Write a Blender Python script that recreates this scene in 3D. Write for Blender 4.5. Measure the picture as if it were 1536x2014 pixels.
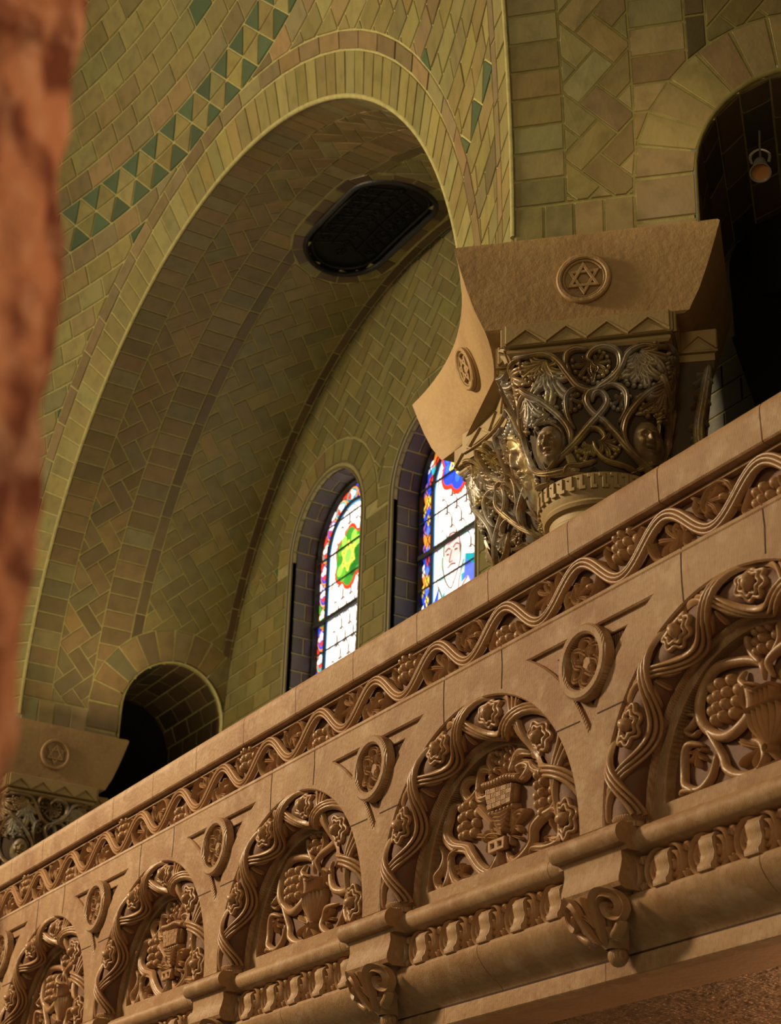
import bpy, math, random
from math import sin, cos, pi, sqrt, radians, atan2, hypot
from mathutils import Vector, Matrix
random.seed(7)
for o in list(bpy.data.objects):
    bpy.data.objects.remove(o)
SC = bpy.context.scene
COL = SC.collection

# ------------------------------------------------------------------ camera
FPX = 3612.4
right = Vector((0.511438, 0.85885292, 0.02833431))
down = Vector((-0.36048331, 0.24436207, -0.90018829))
fwd = Vector((-0.78005318, 0.45017645, 0.43457819))
cam_d = bpy.data.cameras.new('camera')
cam = bpy.data.objects.new('camera', cam_d)
COL.objects.link(cam)
m3 = Matrix((right, -down, -fwd)).transposed()
cam.matrix_world = m3.to_4x4()
cam_d.sensor_fit = 'VERTICAL'
cam_d.sensor_height = 36.0
cam_d.lens = FPX / 2014 * 36.0
cam_d.clip_start = 0.05
cam_d.dof.use_dof = True
cam_d.dof.focus_distance = 7.6
cam_d.dof.aperture_fstop = 4.6
SC.camera = cam

# ------------------------------------------------------------------ world, lights, exposure
w = bpy.data.worlds.new('world'); SC.world = w
w.use_nodes = True
w.node_tree.nodes['Background'].inputs[0].default_value = (0.95, 0.78, 0.42, 1)
w.node_tree.nodes['Background'].inputs[1].default_value = 0.14
SC.view_settings.view_transform = 'Standard'
SC.view_settings.look = 'None'
SC.view_settings.exposure = 0.0
SC.view_settings.gamma = 1.0

def area(name, loc, target, size, power, color, sy=None):
    d = bpy.data.lights.new(name, 'AREA'); d.energy = power; d.color = color
    d.shape = 'RECTANGLE'; d.size = size; d.size_y = sy or size
    o = bpy.data.objects.new(name, d); COL.objects.link(o)
    o.location = loc
    o.rotation_euler = (Vector(target) - Vector(loc)).to_track_quat('-Z', 'Y').to_euler()
    return o
# high windows of the rotunda, far side (daylight tinted by yellow-green glass)
area('nave_clerestory_light', (-12.8, -5.0, 8.0), (-8.0, 4.0, 3.0), 1.5, 690, (1.0, 0.79, 0.48)).data.spread = radians(105)
# added fill high under the dome, brightening the pendentives
area('dome_fill_light', (-9.0, -5.0, 9.5), (-8.5, 5.0, 7.0), 3.0, 45, (0.92, 0.95, 0.45))
# added warm fill near the viewer, brightening the jambs
area('nave_fill_light', (-1.0, -2.5, 3.5), (-8.0, 4.5, 6.0), 1.6, 75, (1.0, 0.78, 0.40))
# warm lamp below the gallery
area('gallery_lamp_light', (-5.9, 6.4, 0.55), (-4.0, 4.3, 1.26), 0.25, 60, (1.0, 0.40, 0.14))

# ------------------------------------------------------------------ mesh helpers
# small uplights standing on the impost blocks, hidden behind their upper edge
def uplight(loc, tgt, e):
    area('uplight', loc, tgt, .12, e, (1.0, .78, .40))
uplight((-5.2, 4.25, 5.25), (-5.6, 4.75, 5.5), .9)
uplight((-13.2, 5.2, 5.0), (-13.0, 5.4, 8.0), 12.0)
uplight((-8.0, 5.3, 5.0), (-8.6, 5.5, 8.0), 12.0)

def lerp(a, b, t): return a + (b - a) * t

class MB:
    def __init__(s): s.v = []; s.f = []; s.c = []; s.col = None
    def face(s, idx): s.f.append(idx); s.c.append(s.col)
    def add(s, vs, fs):
        n = len(s.v); s.v += [tuple(p) for p in vs]
        for f in fs: s.face([i + n for i in f])
    def build(s, name, mat, parent=None, smooth=True, angle=40, orient=True):
        me = bpy.data.meshes.new(name)
        me.from_pydata(s.v, [], s.f)
        if any(c is not None for c in s.c):
            at = me.color_attributes.new('col', 'FLOAT_COLOR', 'CORNER')
            buf = []
            for f, c in zip(s.f, s.c):
                c = c or (0.2, 0.15, 0.08)
                buf += [c[0], c[1], c[2], 1.0] * len(f)
            at.data.foreach_set('color', buf)
        me.materials.append(mat)
        if smooth:
            me.polygons.foreach_set('use_smooth', [True] * len(me.polygons))
            if mat.name in ('terracotta_relief', 'highlit_capital'): angle = 80
            try: me.set_sharp_from_angle(angle=radians(angle))
            except Exception: pass
        me.update()
        o = bpy.data.objects.new(name, me); COL.objects.link(o)
        if parent: o.parent = parent
        return o

def tag(o, label=None, cat=None, group=None, kind=None):
    if label: o['label'] = label
    if cat: o['category'] = cat
    if group: o['group'] = group
    if kind: o['kind'] = kind
    return o
def empty(name, loc=(0, 0, 0)):
    o = bpy.data.objects.new(name, None); COL.objects.link(o); o.location = loc
    o.empty_display_size = 0.1
    return o
def copy_tree(o, parent=None):
    c = o.copy(); COL.objects.link(c)
    if parent: c.parent = parent
    for ch in list(o.children): copy_tree(ch, c)
    return c

def cr(pts, n=8, closed=False):
    """Catmull-Rom through points of any dimension"""
    P = [tuple(p) for p in pts]; out = []
    N = len(P); rng = range(N if closed else N - 1)
    for i in rng:
        if closed: a, b, c, d = P[(i-1) % N], P[i], P[(i+1) % N], P[(i+2) % N]
        else: a, b, c, d = P[max(i-1, 0)], P[i], P[i+1], P[min(i+2, N-1)]
        for k in range(n):
            t = k / n
            out.append(tuple(0.5*((2*b[j]) + (-a[j]+c[j])*t + (2*a[j]-5*b[j]+4*c[j]-d[j])*t*t + (-a[j]+3*b[j]-3*c[j]+d[j])*t**3) for j in range(len(b))))
    if not closed: out.append(P[-1])
    return out

PROF_G = [(-1, 0), (-.92, .62), (-.72, .86), (-.52, .62), (-.40, .62), (-.22, 1.0), (0, 1.08), (.22, 1.0), (.40, .62), (.52, .62), (.72, .86), (.92, .62), (1, 0)]
PROF_R = [(-1, 0), (-.85, .55), (-.5, .9), (0, 1.05), (.5, .9), (.85, .55), (1, 0)]
PROF_L = [(-1, 0), (-.86, .55), (-.5, .92), (-.16, .78), (0, .50), (.16, .78), (.5, .92), (.86, .55), (1, 0)]
PROF_V = [(-1, 0), (-.8, .85), (-.35, .55), (0, .35), (.35, .55), (.8, .85), (1, 0)]

def ribbons(M, pts, offs, wid, hgt, F, n=6, closed=False, w0=0.0, tip=None, lift=0.004):
    """several parallel strands following one path"""
    P = cr(pts, n, closed); N = len(P)
    for o in offs:
        Q = []
        for i in range(N):
            a, b = (P[(i-1) % N], P[(i+1) % N]) if closed else (P[max(i-1, 0)], P[min(i+1, N-1)])
            dx, dy = b[0]-a[0], b[1]-a[1]; L = hypot(dx, dy) or 1e-9
            Q.append((P[i][0]-dy/L*o, P[i][1]+dx/L*o, (P[i][2] if len(P[i]) > 2 else 0)+(lift if o == 0 else 0)))
        ribbon(M, Q, wid, hgt, F, PROF_R, 1, closed, w0, tip)

def ribbon(M, pts, wid, hgt, F, prof=PROF_G, n=6, closed=False, w0=0.0, tip=None, wf=None, hf=None):
    """raised band following pts (u,v) on the surface map F(u,v,h)"""
    P = cr(pts, n, closed); N = len(P); rows = []
    for i in range(N):
        if closed: a, b = P[(i-1) % N], P[(i+1) % N]
        else: a, b = P[max(i-1, 0)], P[min(i+1, N-1)]
        dx, dy = b[0]-a[0], b[1]-a[1]; L = hypot(dx, dy) or 1e-9
        nx, ny = -dy/L, dx/L
        t = i/(N-1) if not closed else 0
        k = 1.0
        if tip == 'both': k = max(0.12, min(1, sqrt(max(0, 1-(2*t-1)**4))))
        elif tip == 'end': k = max(0.10, 1-t**2.2)
        elif tip == 'leaf': k = max(0.10, sin(pi*min(1, .12+t*.88))**.7)
        elif tip == 'drop': k = max(0.12, (0.35+0.65*t) * (1 if t < .74 else .92*sqrt(max(0, 1-((t-.74)/.26)**2*.93))))
        if wf: k *= wf(t)
        hh = (hf(t) if hf else 1.0)
        base = w0 + (P[i][2] if len(P[i]) > 2 else 0)
        row = []
        for c, h in prof:
            row.append(F(P[i][0]+nx*c*wid/2*k, P[i][1]+ny*c*wid/2*k, base + h*hgt*hh*(0.35+0.65*k)))
        rows.append(row)
    m = len(prof); n0 = len(M.v)
    for r in rows: M.v += [tuple(p) for p in r]
    R = range(N if closed else N-1)
    for i in R:
        j = (i+1) % N
        for q in range(m-1):
            M.face([n0+i*m+q, n0+i*m+q+1, n0+j*m+q+1, n0+j*m+q])
    if not closed:
        M.face([n0+q for q in range(m)]); M.face([n0+(N-1)*m+q for q in range(m)][::-1])

def blob(M, u, v, ru, rv, h, F, rot=0, w0=0.0, nu=10, nv=4):
    """half ellipsoid lump lying on F"""
    n0 = len(M.v); cr_, sr = cos(rot), sin(rot)
    for j in range(nv+1):
        ph = pi/2*j/nv
        rr, hh = cos(ph), sin(ph)
        if j == nv:
            M.v.append(tuple(F(u, v, w0+h))); break
        for i in range(nu):
            a = 2*pi*i/nu; x, y = ru*rr*cos(a), rv*rr*sin(a)
            M.v.append(tuple(F(u+x*cr_-y*sr, v+x*sr+y*cr_, w0+h*hh)))
    for j in range(nv-1):
        for i in range(nu):
            k = (i+1) % nu
            M.face([n0+j*nu+i, n0+j*nu+k, n0+(j+1)*nu+k, n0+(j+1)*nu+i])
    top = n0+nv*nu
    for i in range(nu): M.face([n0+(nv-1)*nu+i, n0+(nv-1)*nu+(i+1) % nu, top])

def grapes(M, u, v, ru, rv, F, rot=0, size=None, h=None, w0=0.0):
    """bunch of round fruit filling an ellipse, tapering to its lower end"""
    s = size or min(ru, rv)/2.4
    h = h or s*1.1
    cr_, sr = cos(rot), sin(rot)
    y = rv; row = 0
    while y > -rv-1e-6:
        t = (rv-y)/(2*rv)
        wid = ru*sqrt(max(0.0, 1-((t-.38)/.64)**2))
        n = max(1, int(round(2*wid/(1.75*s))))
        for i in range(n):
            x = 0 if n == 1 else lerp(-wid+s*.7, wid-s*.7, i/(n-1))
            if row % 2: x += s*.35
            dome = h*(0.7+.9*max(0, 1-(x/ru)**2))
            blob(M, u+x*cr_-y*sr, v+x*sr+y*cr_, s*.98, s*1.12, dome, F, rot+random.uniform(-.2, .2), w0, 8, 3)
        y -= s*1.75; row += 1

def fan(M, u, v, ang, spread, n, L, wid, F, h, curl=0.3, w0=0.0, prof=PROF_L):
    """leaf made of curving lobes fanning from a base point"""
    for i in range(n):
        t = (i/(n-1)-.5) if n > 1 else 0
        a = ang+t*spread
        l = L*(1-.45*abs(2*t)**1.5)
        cv = curl*t*2
        p = [(u, v), (u+l*.35*cos(a*1.0), v+l*.35*sin(a)), (u+l*.72*cos(a+cv*.35), v+l*.72*sin(a+cv*.35)), (u+l*cos(a+cv), v+l*sin(a+cv))]
        ribbon(M, p, wid, h, F, prof, 6, tip='drop', w0=w0)

def spiral_pts(u, v, r0, r1, a0, turns, n=14):
    return [(u+lerp(r0, r1, (i/(n-1))**.8)*cos(a0+turns*2*pi*i/(n-1)), v+lerp(r0, r1, (i/(n-1))**.8)*sin(a0+turns*2*pi*i/(n-1))) for i in range(n)]

_cv = [0]
def plate(M, loops, w0, w1, F, bev=0.003):
    """flat stone plate with holes (loops of (u,v)), from height w0 to w1, mapped by F"""
    cu = bpy.data.curves.new('tmp', 'CURVE'); cu.dimensions = '2D'; cu.fill_mode = 'BOTH'
    th = (w1-w0)/2
    b = min(bev, th*.9)
    cu.extrude = max(th-b, 1e-5); cu.bevel_depth = b; cu.bevel_resolution = 0; cu.offset = -b
    for lp in loops:
        sp = cu.splines.new('POLY'); sp.points.add(len(lp)-1)
        for i, p in enumerate(lp): sp.points[i].co = (p[0], p[1], 0, 1)
        sp.use_cyclic_u = True
    ob = bpy.data.objects.new('tmp', cu); COL.objects.link(ob)
    dg = bpy.context.evaluated_depsgraph_get()
    me = bpy.data.meshes.new_from_object(ob.evaluated_get(dg))
    n0 = len(M.v); mid = (w0+w1)/2
    for q in me.vertices: M.v.append(tuple(F(q.co.x, q.co.y, mid+q.co.z)))
    for f in me.polygons: M.face([n0+i for i in f.vertices])
    bpy.data.objects.remove(ob); bpy.data.curves.remove(cu); bpy.data.meshes.remove(me)

def circ(u, v, r, n=48, a0=0, a1=2*pi, ry=None):
    full = abs(a1-a0-2*pi) < 1e-6
    k = n if full else n+1
    return [(u+r*cos(a0+(a1-a0)*i/n), v+(ry or r)*sin(a0+(a1-a0)*i/n)) for i in range(k)]

def grid(M, F, us, vs, h=0.0):
    n0 = len(M.v)
    for u in us:
        for v in vs: M.v.append(tuple(F(u, v, h)))
    k = len(vs)
    for i in range(len(us)-1):
        for j in range(k-1):
            M.face([n0+i*k+j, n0+(i+1)*k+j, n0+(i+1)*k+j+1, n0+i*k+j+1])
def fr(a, b, n): return [a+(b-a)*i/n for i in range(n+1)]

def clip(poly, fn):
    out = []; n = len(poly)
    d = [fn(*p) for p in poly]
    for i in range(n):
        j = (i+1) % n
        if d[i] >= 0: out.append(poly[i])
        if (d[i] >= 0) != (d[j] >= 0):
            t = d[i]/(d[i]-d[j]); out.append((lerp(poly[i][0], poly[j][0], t), lerp(poly[i][1], poly[j][1], t)))
    return out
def parea(p): return sum(p[i][0]*p[(i+1) % len(p)][1]-p[(i+1) % len(p)][0]*p[i][1] for i in range(len(p)))/2
def inset(poly, g):
    if parea(poly) < 0: poly = poly[::-1]
    q = []
    for p in poly:
        if not q or hypot(p[0]-q[-1][0], p[1]-q[-1][1]) > 1e-4: q.append(p)
    if len(q) > 1 and hypot(q[0][0]-q[-1][0], q[0][1]-q[-1][1]) < 1e-4: q.pop()
    if len(q) < 3: return []
    res = q
    for i in range(len(q)):
        a, b = q[i], q[(i+1) % len(q)]
        dx, dy = b[0]-a[0], b[1]-a[1]; L = hypot(dx, dy)
        nx, ny = -dy/L, dx/L
        res = clip(res, lambda x, y: (x-a[0])*nx+(y-a[1])*ny-g)
        if len(res) < 3: return []
    return res if parea(res) > 1e-5 else []
def tile(M, poly, F, color, gap=0.010, h=0.007, clips=()):
    for c in clips:
        poly = clip(poly, c)
        if len(poly) < 3: return
    a = inset(poly, gap/2)
    if len(a) < 3: return
    b = inset(a, 0.0035)
    if len(b) != len(a):
        cx_ = sum(p[0] for p in a)/len(a); cy_ = sum(p[1] for p in a)/len(a)
        b = [(lerp(p[0], cx_, .06), lerp(p[1], cy_, .06)) for p in a]
    tl = random.uniform(-.0012, .0012); tl2 = random.uniform(-.012, .012)
    n0 = len(M.v); n = len(a); M.col = color
    cx_ = sum(p[0] for p in a)/n; cy_ = sum(p[1] for p in a)/n
    for p in a: M.v.append(tuple(F(p[0], p[1], 0.0)))
    for p in b: M.v.append(tuple(F(p[0], p[1], h+tl+tl2*(p[0]-cx_)+tl2*.6*(p[1]-cy_))))
    for i in range(n): M.face([n0+i, n0+(i+1) % n, n0+n+(i+1) % n, n0+n+i])
    M.face([n0+n+i for i in range(n)])
def jit(c, a=0.18):
    k = 1+random.uniform(-a, a); return (c[0]*k*(1+random.uniform(-.05, .05)), c[1]*k, c[2]*k*(1+random.uniform(-.1, .1)))
def pick(pal): return jit(random.choice(pal))

# ------------------------------------------------------------------ materials
def mat(name, base=(.3, .2, .1), rough=.6, metal=0, vcol=False, noise=None, bump=None, comb=None, spec=.4, streak=None):
    m = bpy.data.materials.new(name); m.use_nodes = True
    nt = m.node_tree; N = nt.nodes; L = nt.links
    b = N['Principled BSDF']
    b.inputs['Roughness'].default_value = rough; b.inputs['Metallic'].default_value = metal
    b.inputs['Specular IOR Level'].default_value = spec
    tc = N.new('ShaderNodeTexCoord')
    if vcol:
        a = N.new('ShaderNodeAttribute'); a.attribute_name = 'col'; src = a.outputs['Color']
    else:
        r = N.new('ShaderNodeRGB'); r.outputs[0].default_value = (*base, 1); src = r.outputs[0]
    for ns in (noise or []):
        sc, col, fac, lo, hi = ns
        n = N.new('ShaderNodeTexNoise'); n.inputs['Scale'].default_value = sc; n.inputs['Detail'].default_value = 6
        L.new(tc.outputs['Object'], n.inputs['Vector'])
        mr = N.new('ShaderNodeMapRange'); mr.inputs[1].default_value = lo; mr.inputs[2].default_value = hi; mr.inputs[4].default_value = fac
        L.new(n.outputs[0], mr.inputs[0])
        mx = N.new('ShaderNodeMixRGB'); mx.inputs[2].default_value = (*col, 1)
        L.new(mr.outputs[0], mx.inputs[0]); L.new(src, mx.inputs[1]); src = mx.outputs[0]
    L.new(src, b.inputs['Base Color'])
    nrm = None
    def addb(hsock, st, dist):
        nonlocal nrm
        bp = N.new('ShaderNodeBump'); bp.inputs['Strength'].default_value = st; bp.inputs['Distance'].default_value = dist
        L.new(hsock, bp.inputs['Height'])
        if nrm: L.new(nrm, bp.inputs['Normal'])
        nrm = bp.outputs[0]
    for (sc, st, dist) in (bump or []):
        n = N.new('ShaderNodeTexNoise'); n.inputs['Scale'].default_value = sc; n.inputs['Detail'].default_value = 8
        L.new(tc.outputs['Object'], n.inputs['Vector']); addb(n.outputs[0], st, dist)
    if comb:
        wv = N.new('ShaderNodeTexWave'); wv.wave_type = 'BANDS'; wv.bands_direction = 'X'
        wv.inputs['Scale'].default_value = comb[0]; wv.inputs['Distortion'].default_value = 1.2; wv.inputs['Detail Scale'].default_value = .6
        L.new(tc.outputs['Object'], wv.inputs['Vector']); addb(wv.outputs['Fac'], comb[1], comb[2])
    if nrm: L.new(nrm, b.inputs['Normal'])
    return m
M_TILE = mat('glazed_tile', vcol=True, rough=.42, spec=.35, noise=[(9, (.05, .04, .015), .35, .45, .75)], bump=[(35, .25, .004)])
M_GROUT = mat('mortar', (.36, .32, .13), .9, noise=[(20, (.2, .16, .07), .5, .4, .7)], bump=[(120, .4, .004)])
M_GROUT2 = mat('shaded_mortar', (.20, .175, .07), .9, noise=[(20, (.12, .10, .04), .5, .4, .7)], bump=[(120, .4, .004)])  # darker mortar copy, shade of the dim end walls put into the colour
M_TERRA = mat('terracotta', (.345, .195, .098), .46, noise=[(3.2, (.25, .115, .05), .85, .42, .66), (13, (.50, .34, .23), .5, .5, .72), (45, (.20, .09, .04), .45, .5, .75)], bump=[(55, .3, .008)], comb=(46, .5, .005), spec=.4)
M_RELIEF = mat('terracotta_relief', (.325, .17, .078), .40, noise=[(5, (.24, .11, .05), .7, .42, .68), (40, (.46, .31, .2), .3, .5, .8)], bump=[(70, .3, .004)], spec=.45)
M_GROUND = mat('recessed_ground', (.12, .05, .026), .7, noise=[(6, (.18, .08, .04), .6, .4, .7)], bump=[(60, .3, .005)])  # recess grime and shadow, both put into the dark base colour
M_JOINT = mat('joint', (.05, .02, .012), .9)
M_STONE = mat('impost_stone', (.36, .225, .10), .62, noise=[(4, (.24, .13, .06), .6, .4, .7), (30, (.42, .30, .16), .45, .5, .75)], bump=[(28, .35, .012), (110, .25, .004)])
M_CAP = mat('highlit_capital', (.23, .145, .07), .40, .35, noise=[(4.5, (.36, .33, .30), .8, .48, .60), (6, (.44, .32, .10), .65, .50, .62), (26, (.10, .05, .025), .6, .52, .7)], bump=[(90, .35, .003)], spec=.6)  # gilded bronze; silver and gold noise paints highlights into the colour
M_CAPG = mat('capital_ground', (.06, .035, .018), .7)  # cavity shade behind the leafwork, put into the base colour
M_SHAFT = mat('shaft_stone', (.32, .22, .10), .6, noise=[(5, (.2, .12, .055), .6, .4, .7)], bump=[(60, .25, .005)])
M_IRON = mat('dark_iron', (.014, .013, .014), .45, .3, bump=[(60, .6, .006)])
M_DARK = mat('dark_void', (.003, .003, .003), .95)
M_PILLAR = mat('rough_sandstone', (.56, .24, .12), .75, noise=[(9, (.16, .035, .012), .95, .44, .58), (22, (.70, .40, .25), .6, .5, .66)], bump=[(30, .8, .02)])  # noise colours paint in shaded cavities and bright highlights
M_SOFFIT = mat('roughcast', (.24, .12, .05), .25, noise=[(9, (.13, .06, .03), .7, .4, .7)], bump=[(60, 1.0, .08), (18, .8, .08)], spec=.8)
M_SMOOTH = mat('soffit_border', (.22, .12, .055), .7, noise=[(5, (.14, .07, .035), .6, .4, .7)], bump=[(40, .3, .005)])
M_LEAD = mat('lead', (.008, .008, .008), .6)
M_LAMP = mat('lamp_metal', (.35, .33, .30), .35, .6)
def glass_mat():
    m = bpy.data.materials.new('stained_glass'); m.use_nodes = True
    nt = m.node_tree; b = nt.nodes['Principled BSDF']
    a = nt.nodes.new('ShaderNodeAttribute'); a.attribute_name = 'col'
    n = nt.nodes.new('ShaderNodeTexNoise'); n.inputs['Scale'].default_value = 14
    mr = nt.nodes.new('ShaderNodeMapRange'); mr.inputs[3].default_value = .55; mr.inputs[4].default_value = 1.35
    nt.links.new(n.outputs[0], mr.inputs[0])
    nt.links.new(a.outputs['Color'], b.inputs['Base Color']); nt.links.new(a.outputs['Color'], b.inputs['Emission Color'])
    nt.links.new(mr.outputs[0], b.inputs['Emission Strength'])
    b.inputs['Roughness'].default_value = .2
    return m
M_GLASS = glass_mat()
# ------------------------------------------------------------------ building geometry: an octagonal rotunda, one bay parallel to X
X0, YC, ZS, RB, YF = -10.59, -5.20, 5.0, 3.39, 4.60
RS = hypot(YF-YC, RB)
OFF = [0, .255, .595, .865, .965, 1.73, 1.83]
YE = YF+OFF[-1]                       # end wall of the bay
SA_C, SA_R, SA_Z = 1.345, .475, 5.24    # small passage arch: distance from the face, radius, springing
def rotz(p, a):
    x, y = p[0]-X0, p[1]-YC; c, s = cos(a), sin(a)
    return (X0+x*c-y*s, YC+x*s+y*c, p[2])
OLIVE = [(.20, .16, .058), (.19, .15, .055), (.18, .155, .062), (.205, .15, .056)]
BROWN = [(.20, .13, .055), (.18, .13, .06), (.215, .145, .06), (.17, .12, .05), (.19, .155, .07)]
PALE = [(.31, .25, .11), (.31, .235, .105), (.29, .255, .115), (.32, .24, .11), (.27, .185, .09)]
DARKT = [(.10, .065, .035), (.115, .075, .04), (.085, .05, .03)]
GREEN = [(.055, .088, .038), (.05, .078, .035)]
SAGE = [(.205, .168, .052), (.21, .18, .062), (.20, .155, .050)]
W = .130
def herring(M, u0, u1, v0, v1, F, pal, clips=(), ang=pi/4, phase=(0, 0)):
    c, s = cos(ang), sin(ang)
    cx_, cy_ = (u0+u1)/2+phase[0], (v0+v1)/2+phase[1]
    rad = hypot(u1-u0, v1-v0)/2+.5; n = int(rad/W)+3
    box = [lambda x, y: x-u0, lambda x, y: u1-x, lambda x, y: y-v0, lambda x, y: v1-y]
    for i in range(-n, n+1):
        for j in range(-n, n+1):
            k = (i-j) % 4
            if k == 0: cells = (i, j, i+2, j+1)
            elif k == 3: cells = (i, j, i+1, j+2)
            else: continue
            a, b, c2, d = [q*W for q in cells]
            P = [(cx_+x*c-y*s, cy_+x*s+y*c) for x, y in ((a, b), (c2, b), (c2, d), (a, d))]
            if max(p[0] for p in P) < u0 or min(p[0] for p in P) > u1 or max(p[1] for p in P) < v0 or min(p[1] for p in P) > v1: continue
            tile(M, P, F, pick(pal), clips=list(box)+list(clips))
def rows(M, u0, u1, du, v0, v1, dv, F, pal, clips=(), bond=0.5):
    """courses stacked along v, tiles du long along u"""
    nv = max(1, round((v1-v0)/dv)); dv = (v1-v0)/nv
    for j in range(nv):
        o = (j % 2)*bond*du; u = u0-o
        while u < u1-1e-6:
            a, b = max(u, u0), min(u+du, u1)
            if b-a > .01: tile(M, [(a, v0+j*dv), (b, v0+j*dv), (b, v0+(j+1)*dv), (a, v0+(j+1)*dv)], F, pick(pal), clips=clips)
            u += du

def bay(rot, a_lo, a_hi, name_v, name_w, detail=True):
    """barrel vault + its small passage arches + end wall of one bay, rotated about the rotunda centre"""
    def BF(a, y, h):          # a: arc length from left springing, y: distance from the face
        th = pi-a/RB
        if a < 0: p = (X0-RB+h, YF+y, ZS+a)
        elif a > pi*RB: p = (X0+RB-h, YF+y, ZS-(a-pi*RB))
        else: p = (X0+(RB-h)*cos(th), YF+y, ZS+(RB-h)*sin(th))
        return rotz(p, rot)
    zc = SA_Z-ZS
    AT = pi*RB
    def dleft(a, y):          # >0 outside the left passage opening
        return (hypot(a-zc, y-SA_C) if a > zc else abs(y-SA_C))
    def mir(a, y):
        return dleft(AT-a, y)
    def out_of(r):
        def f(a, y):
            return (dleft(a, y) if a < AT/2 else mir(a, y))-r
        return f
    ov_a, ov_y = RB*(pi-radians(90.5)), 1.255      # oval ventilator in the crown
    def oval(a, y, r):        # stadium distance
        L = .345
        return hypot(max(0, abs(a-ov_a)-L), y-ov_y)-r
    G = MB()
    # grout ground with the openings left out: dense grid
    us = fr(a_lo, a_hi, int((a_hi-a_lo)/.06)); vs = fr(0, OFF[-1], 30)
    n0 = 0; k = len(vs)
    for u in us:
        for v in vs: G.v.append(BF(u, v, 0))
    fo = out_of(SA_R+.02)
    for i in range(len(us)-1):
        for j in range(k-1):
            c = ((us[i]+us[i+1])/2, (vs[j]+vs[j+1])/2)
            if fo(*c) < 0 or (detail and oval(c[0], c[1], .33) < 0): continue
            G.face([i*k+j, (i+1)*k+j, (i+1)*k+j+1, i*k+j+1])
    M = MB()
    cl = [out_of(SA_R+.29)]
    if detail: cl.append(lambda a, y: oval(a, y, .47))
    def F(a, y, h): return BF(a, y, h)
    def Fs(y, a, h): return BF(a, y, h)
    def sw(cs): return [(lambda y, a, c=c: c(a, y)) for c in cs]
    n = int((a_hi-a_lo)/.117)
    jamb = (rot != 0)
    P1 = PALE if jamb else BROWN
    zlow = .0
    # base soldier course under everything
    rows(M, .16, a_hi, .146, OFF[0]+.004, OFF[1], 1, F, P1, cl, 0)
    rows(M, a_lo, .155, .3, OFF[0]+.004, OFF[3], .144, F, PALE, cl, 0)
    herring(M, .16, a_hi, OFF[1], OFF[2], F, P1, cl)
    rows(M, .16, a_hi, .146, OFF[2], OFF[3], 1, F, P1, cl, 0)
    rows(M, a_lo, a_hi, .29, OFF[3], OFF[4], 1, F, [(.135, .095, .042), (.12, .085, .038)], cl, 0)
    herring(M, a_lo, a_hi, OFF[4], OFF[5], F, OLIVE, cl, phase=(.03, .05))
    rows(M, a_lo, a_hi, .28, OFF[5], OFF[5]+.075, 1, F, DARKT, cl, 0)
    rows(M, a_lo, a_hi, .15, OFF[5]+.075, OFF[6], 1, F, DARKT, cl, 0)
    # voussoir ring of the passage arch
    def ring(side):
        def RF(t, r, h):
            if t < 0: a, y = zc+t, SA_C-r
            elif t > pi: a, y = zc-(t-pi), SA_C+r
            else: a, y = zc+r*sin(t), SA_C-r*cos(t)
            return BF(a if side < 0 else AT-a, y, h)
        nn = 13
        lim = lambda t, r: OFF[-1]-(SA_C-r*cos(max(0, min(pi, t))))
        for i in range(-2, nn+2):
            t0, t1 = pi*i/nn, pi*(i+1)/nn
            ps = [(t0, SA_R), (t1, SA_R), (t1, SA_R+.29), (t0, SA_R+.29)]
            ps = clip(ps, lambda t, r: lim(t, r))
            if len(ps) < 3: continue
            # metric-correct inset in angle
            g = .009/(SA_R+.15)
            q = [(t, r) for t, r in ps]
            tmin, tmax = min(p[0] for p in q), max(p[0] for p in q)
            sc = SA_R+.15
            qq = [(t*sc, r) for t, r in q]
            tile(M, qq, lambda x, r, h: RF(x/sc, r, h), pick(P1), gap=.012)
        # roll around the opening
    ring(-1)
    if a_hi > AT*.8: ring(1)
    if detail:
        # dark tiles round the oval
        L = .345; r0, r1 = .345, .46
        per = 2*(2*L)+2*pi*.4
        def OF(s, r, h):
            s = s % per
            if s < 2*L: a, y = -L+s, r
            elif s < 2*L+pi*.4: t = (s-2*L)/.4; a, y = L+r*sin(t), r*cos(t)
            elif s < 4*L+pi*.4: a, y = L-(s-2*L-pi*.4), -r
            else: t = (s-4*L-pi*.4)/.4; a, y = -L-r*sin(t), -r*cos(t)
            return BF(ov_a+a, ov_y+y, h)
        n = 23
        for i in range(n):
            tile(M, [(per*i/n, r0), (per*(i+1)/n, r0), (per*(i+1)/n, r1), (per*i/n, r1)], OF, pick(DARKT if i % 3 else OLIVE))
    g = G.build(name_v, M_GROUT, smooth=True); tag(g, kind='structure')
    t_ = M.build('tiles', M_TILE, g, smooth=False)
    # rounded roll on the arris of passage + passage tunnel
    for side in ((-1, 1) if a_hi > AT*.8 else (-1,)):
        T = MB(); TT = MB()
        dep = 1.15
        tend = pi+.55
        def TF(s, d, h, side=side):          # s arc along opening, d depth into pier
            t = s/SA_R; r = SA_R-h
            if t < 0: a, y = t*SA_R, SA_C-r
            elif t > pi: a, y = -(t-pi)*SA_R, SA_C+r
            else: a, y = r*sin(t), SA_C-r*cos(t)
            z = SA_Z+a
            th = math.asin(max(-1, min(1, (z-ZS)/RB)))
            xs = RB*cos(th) if z > ZS else RB
            x = X0-(xs+d) if side < 0 else X0+(xs+d)
            return rotz((x, YF+y, z), rot)
        ss = fr(-.34, pi*SA_R+(.25 if jamb else 3.0), 54)
        grid(T, TF, ss, [0, .3, .7, dep])
        n0 = len(T.v)
        DK = MB(); s2 = fr(0, pi*SA_R, 30) if jamb else ss; DK.v = [TF(s, dep-.02, 0) for s in s2]; DK.face([i for i in range(len(s2))])
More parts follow.
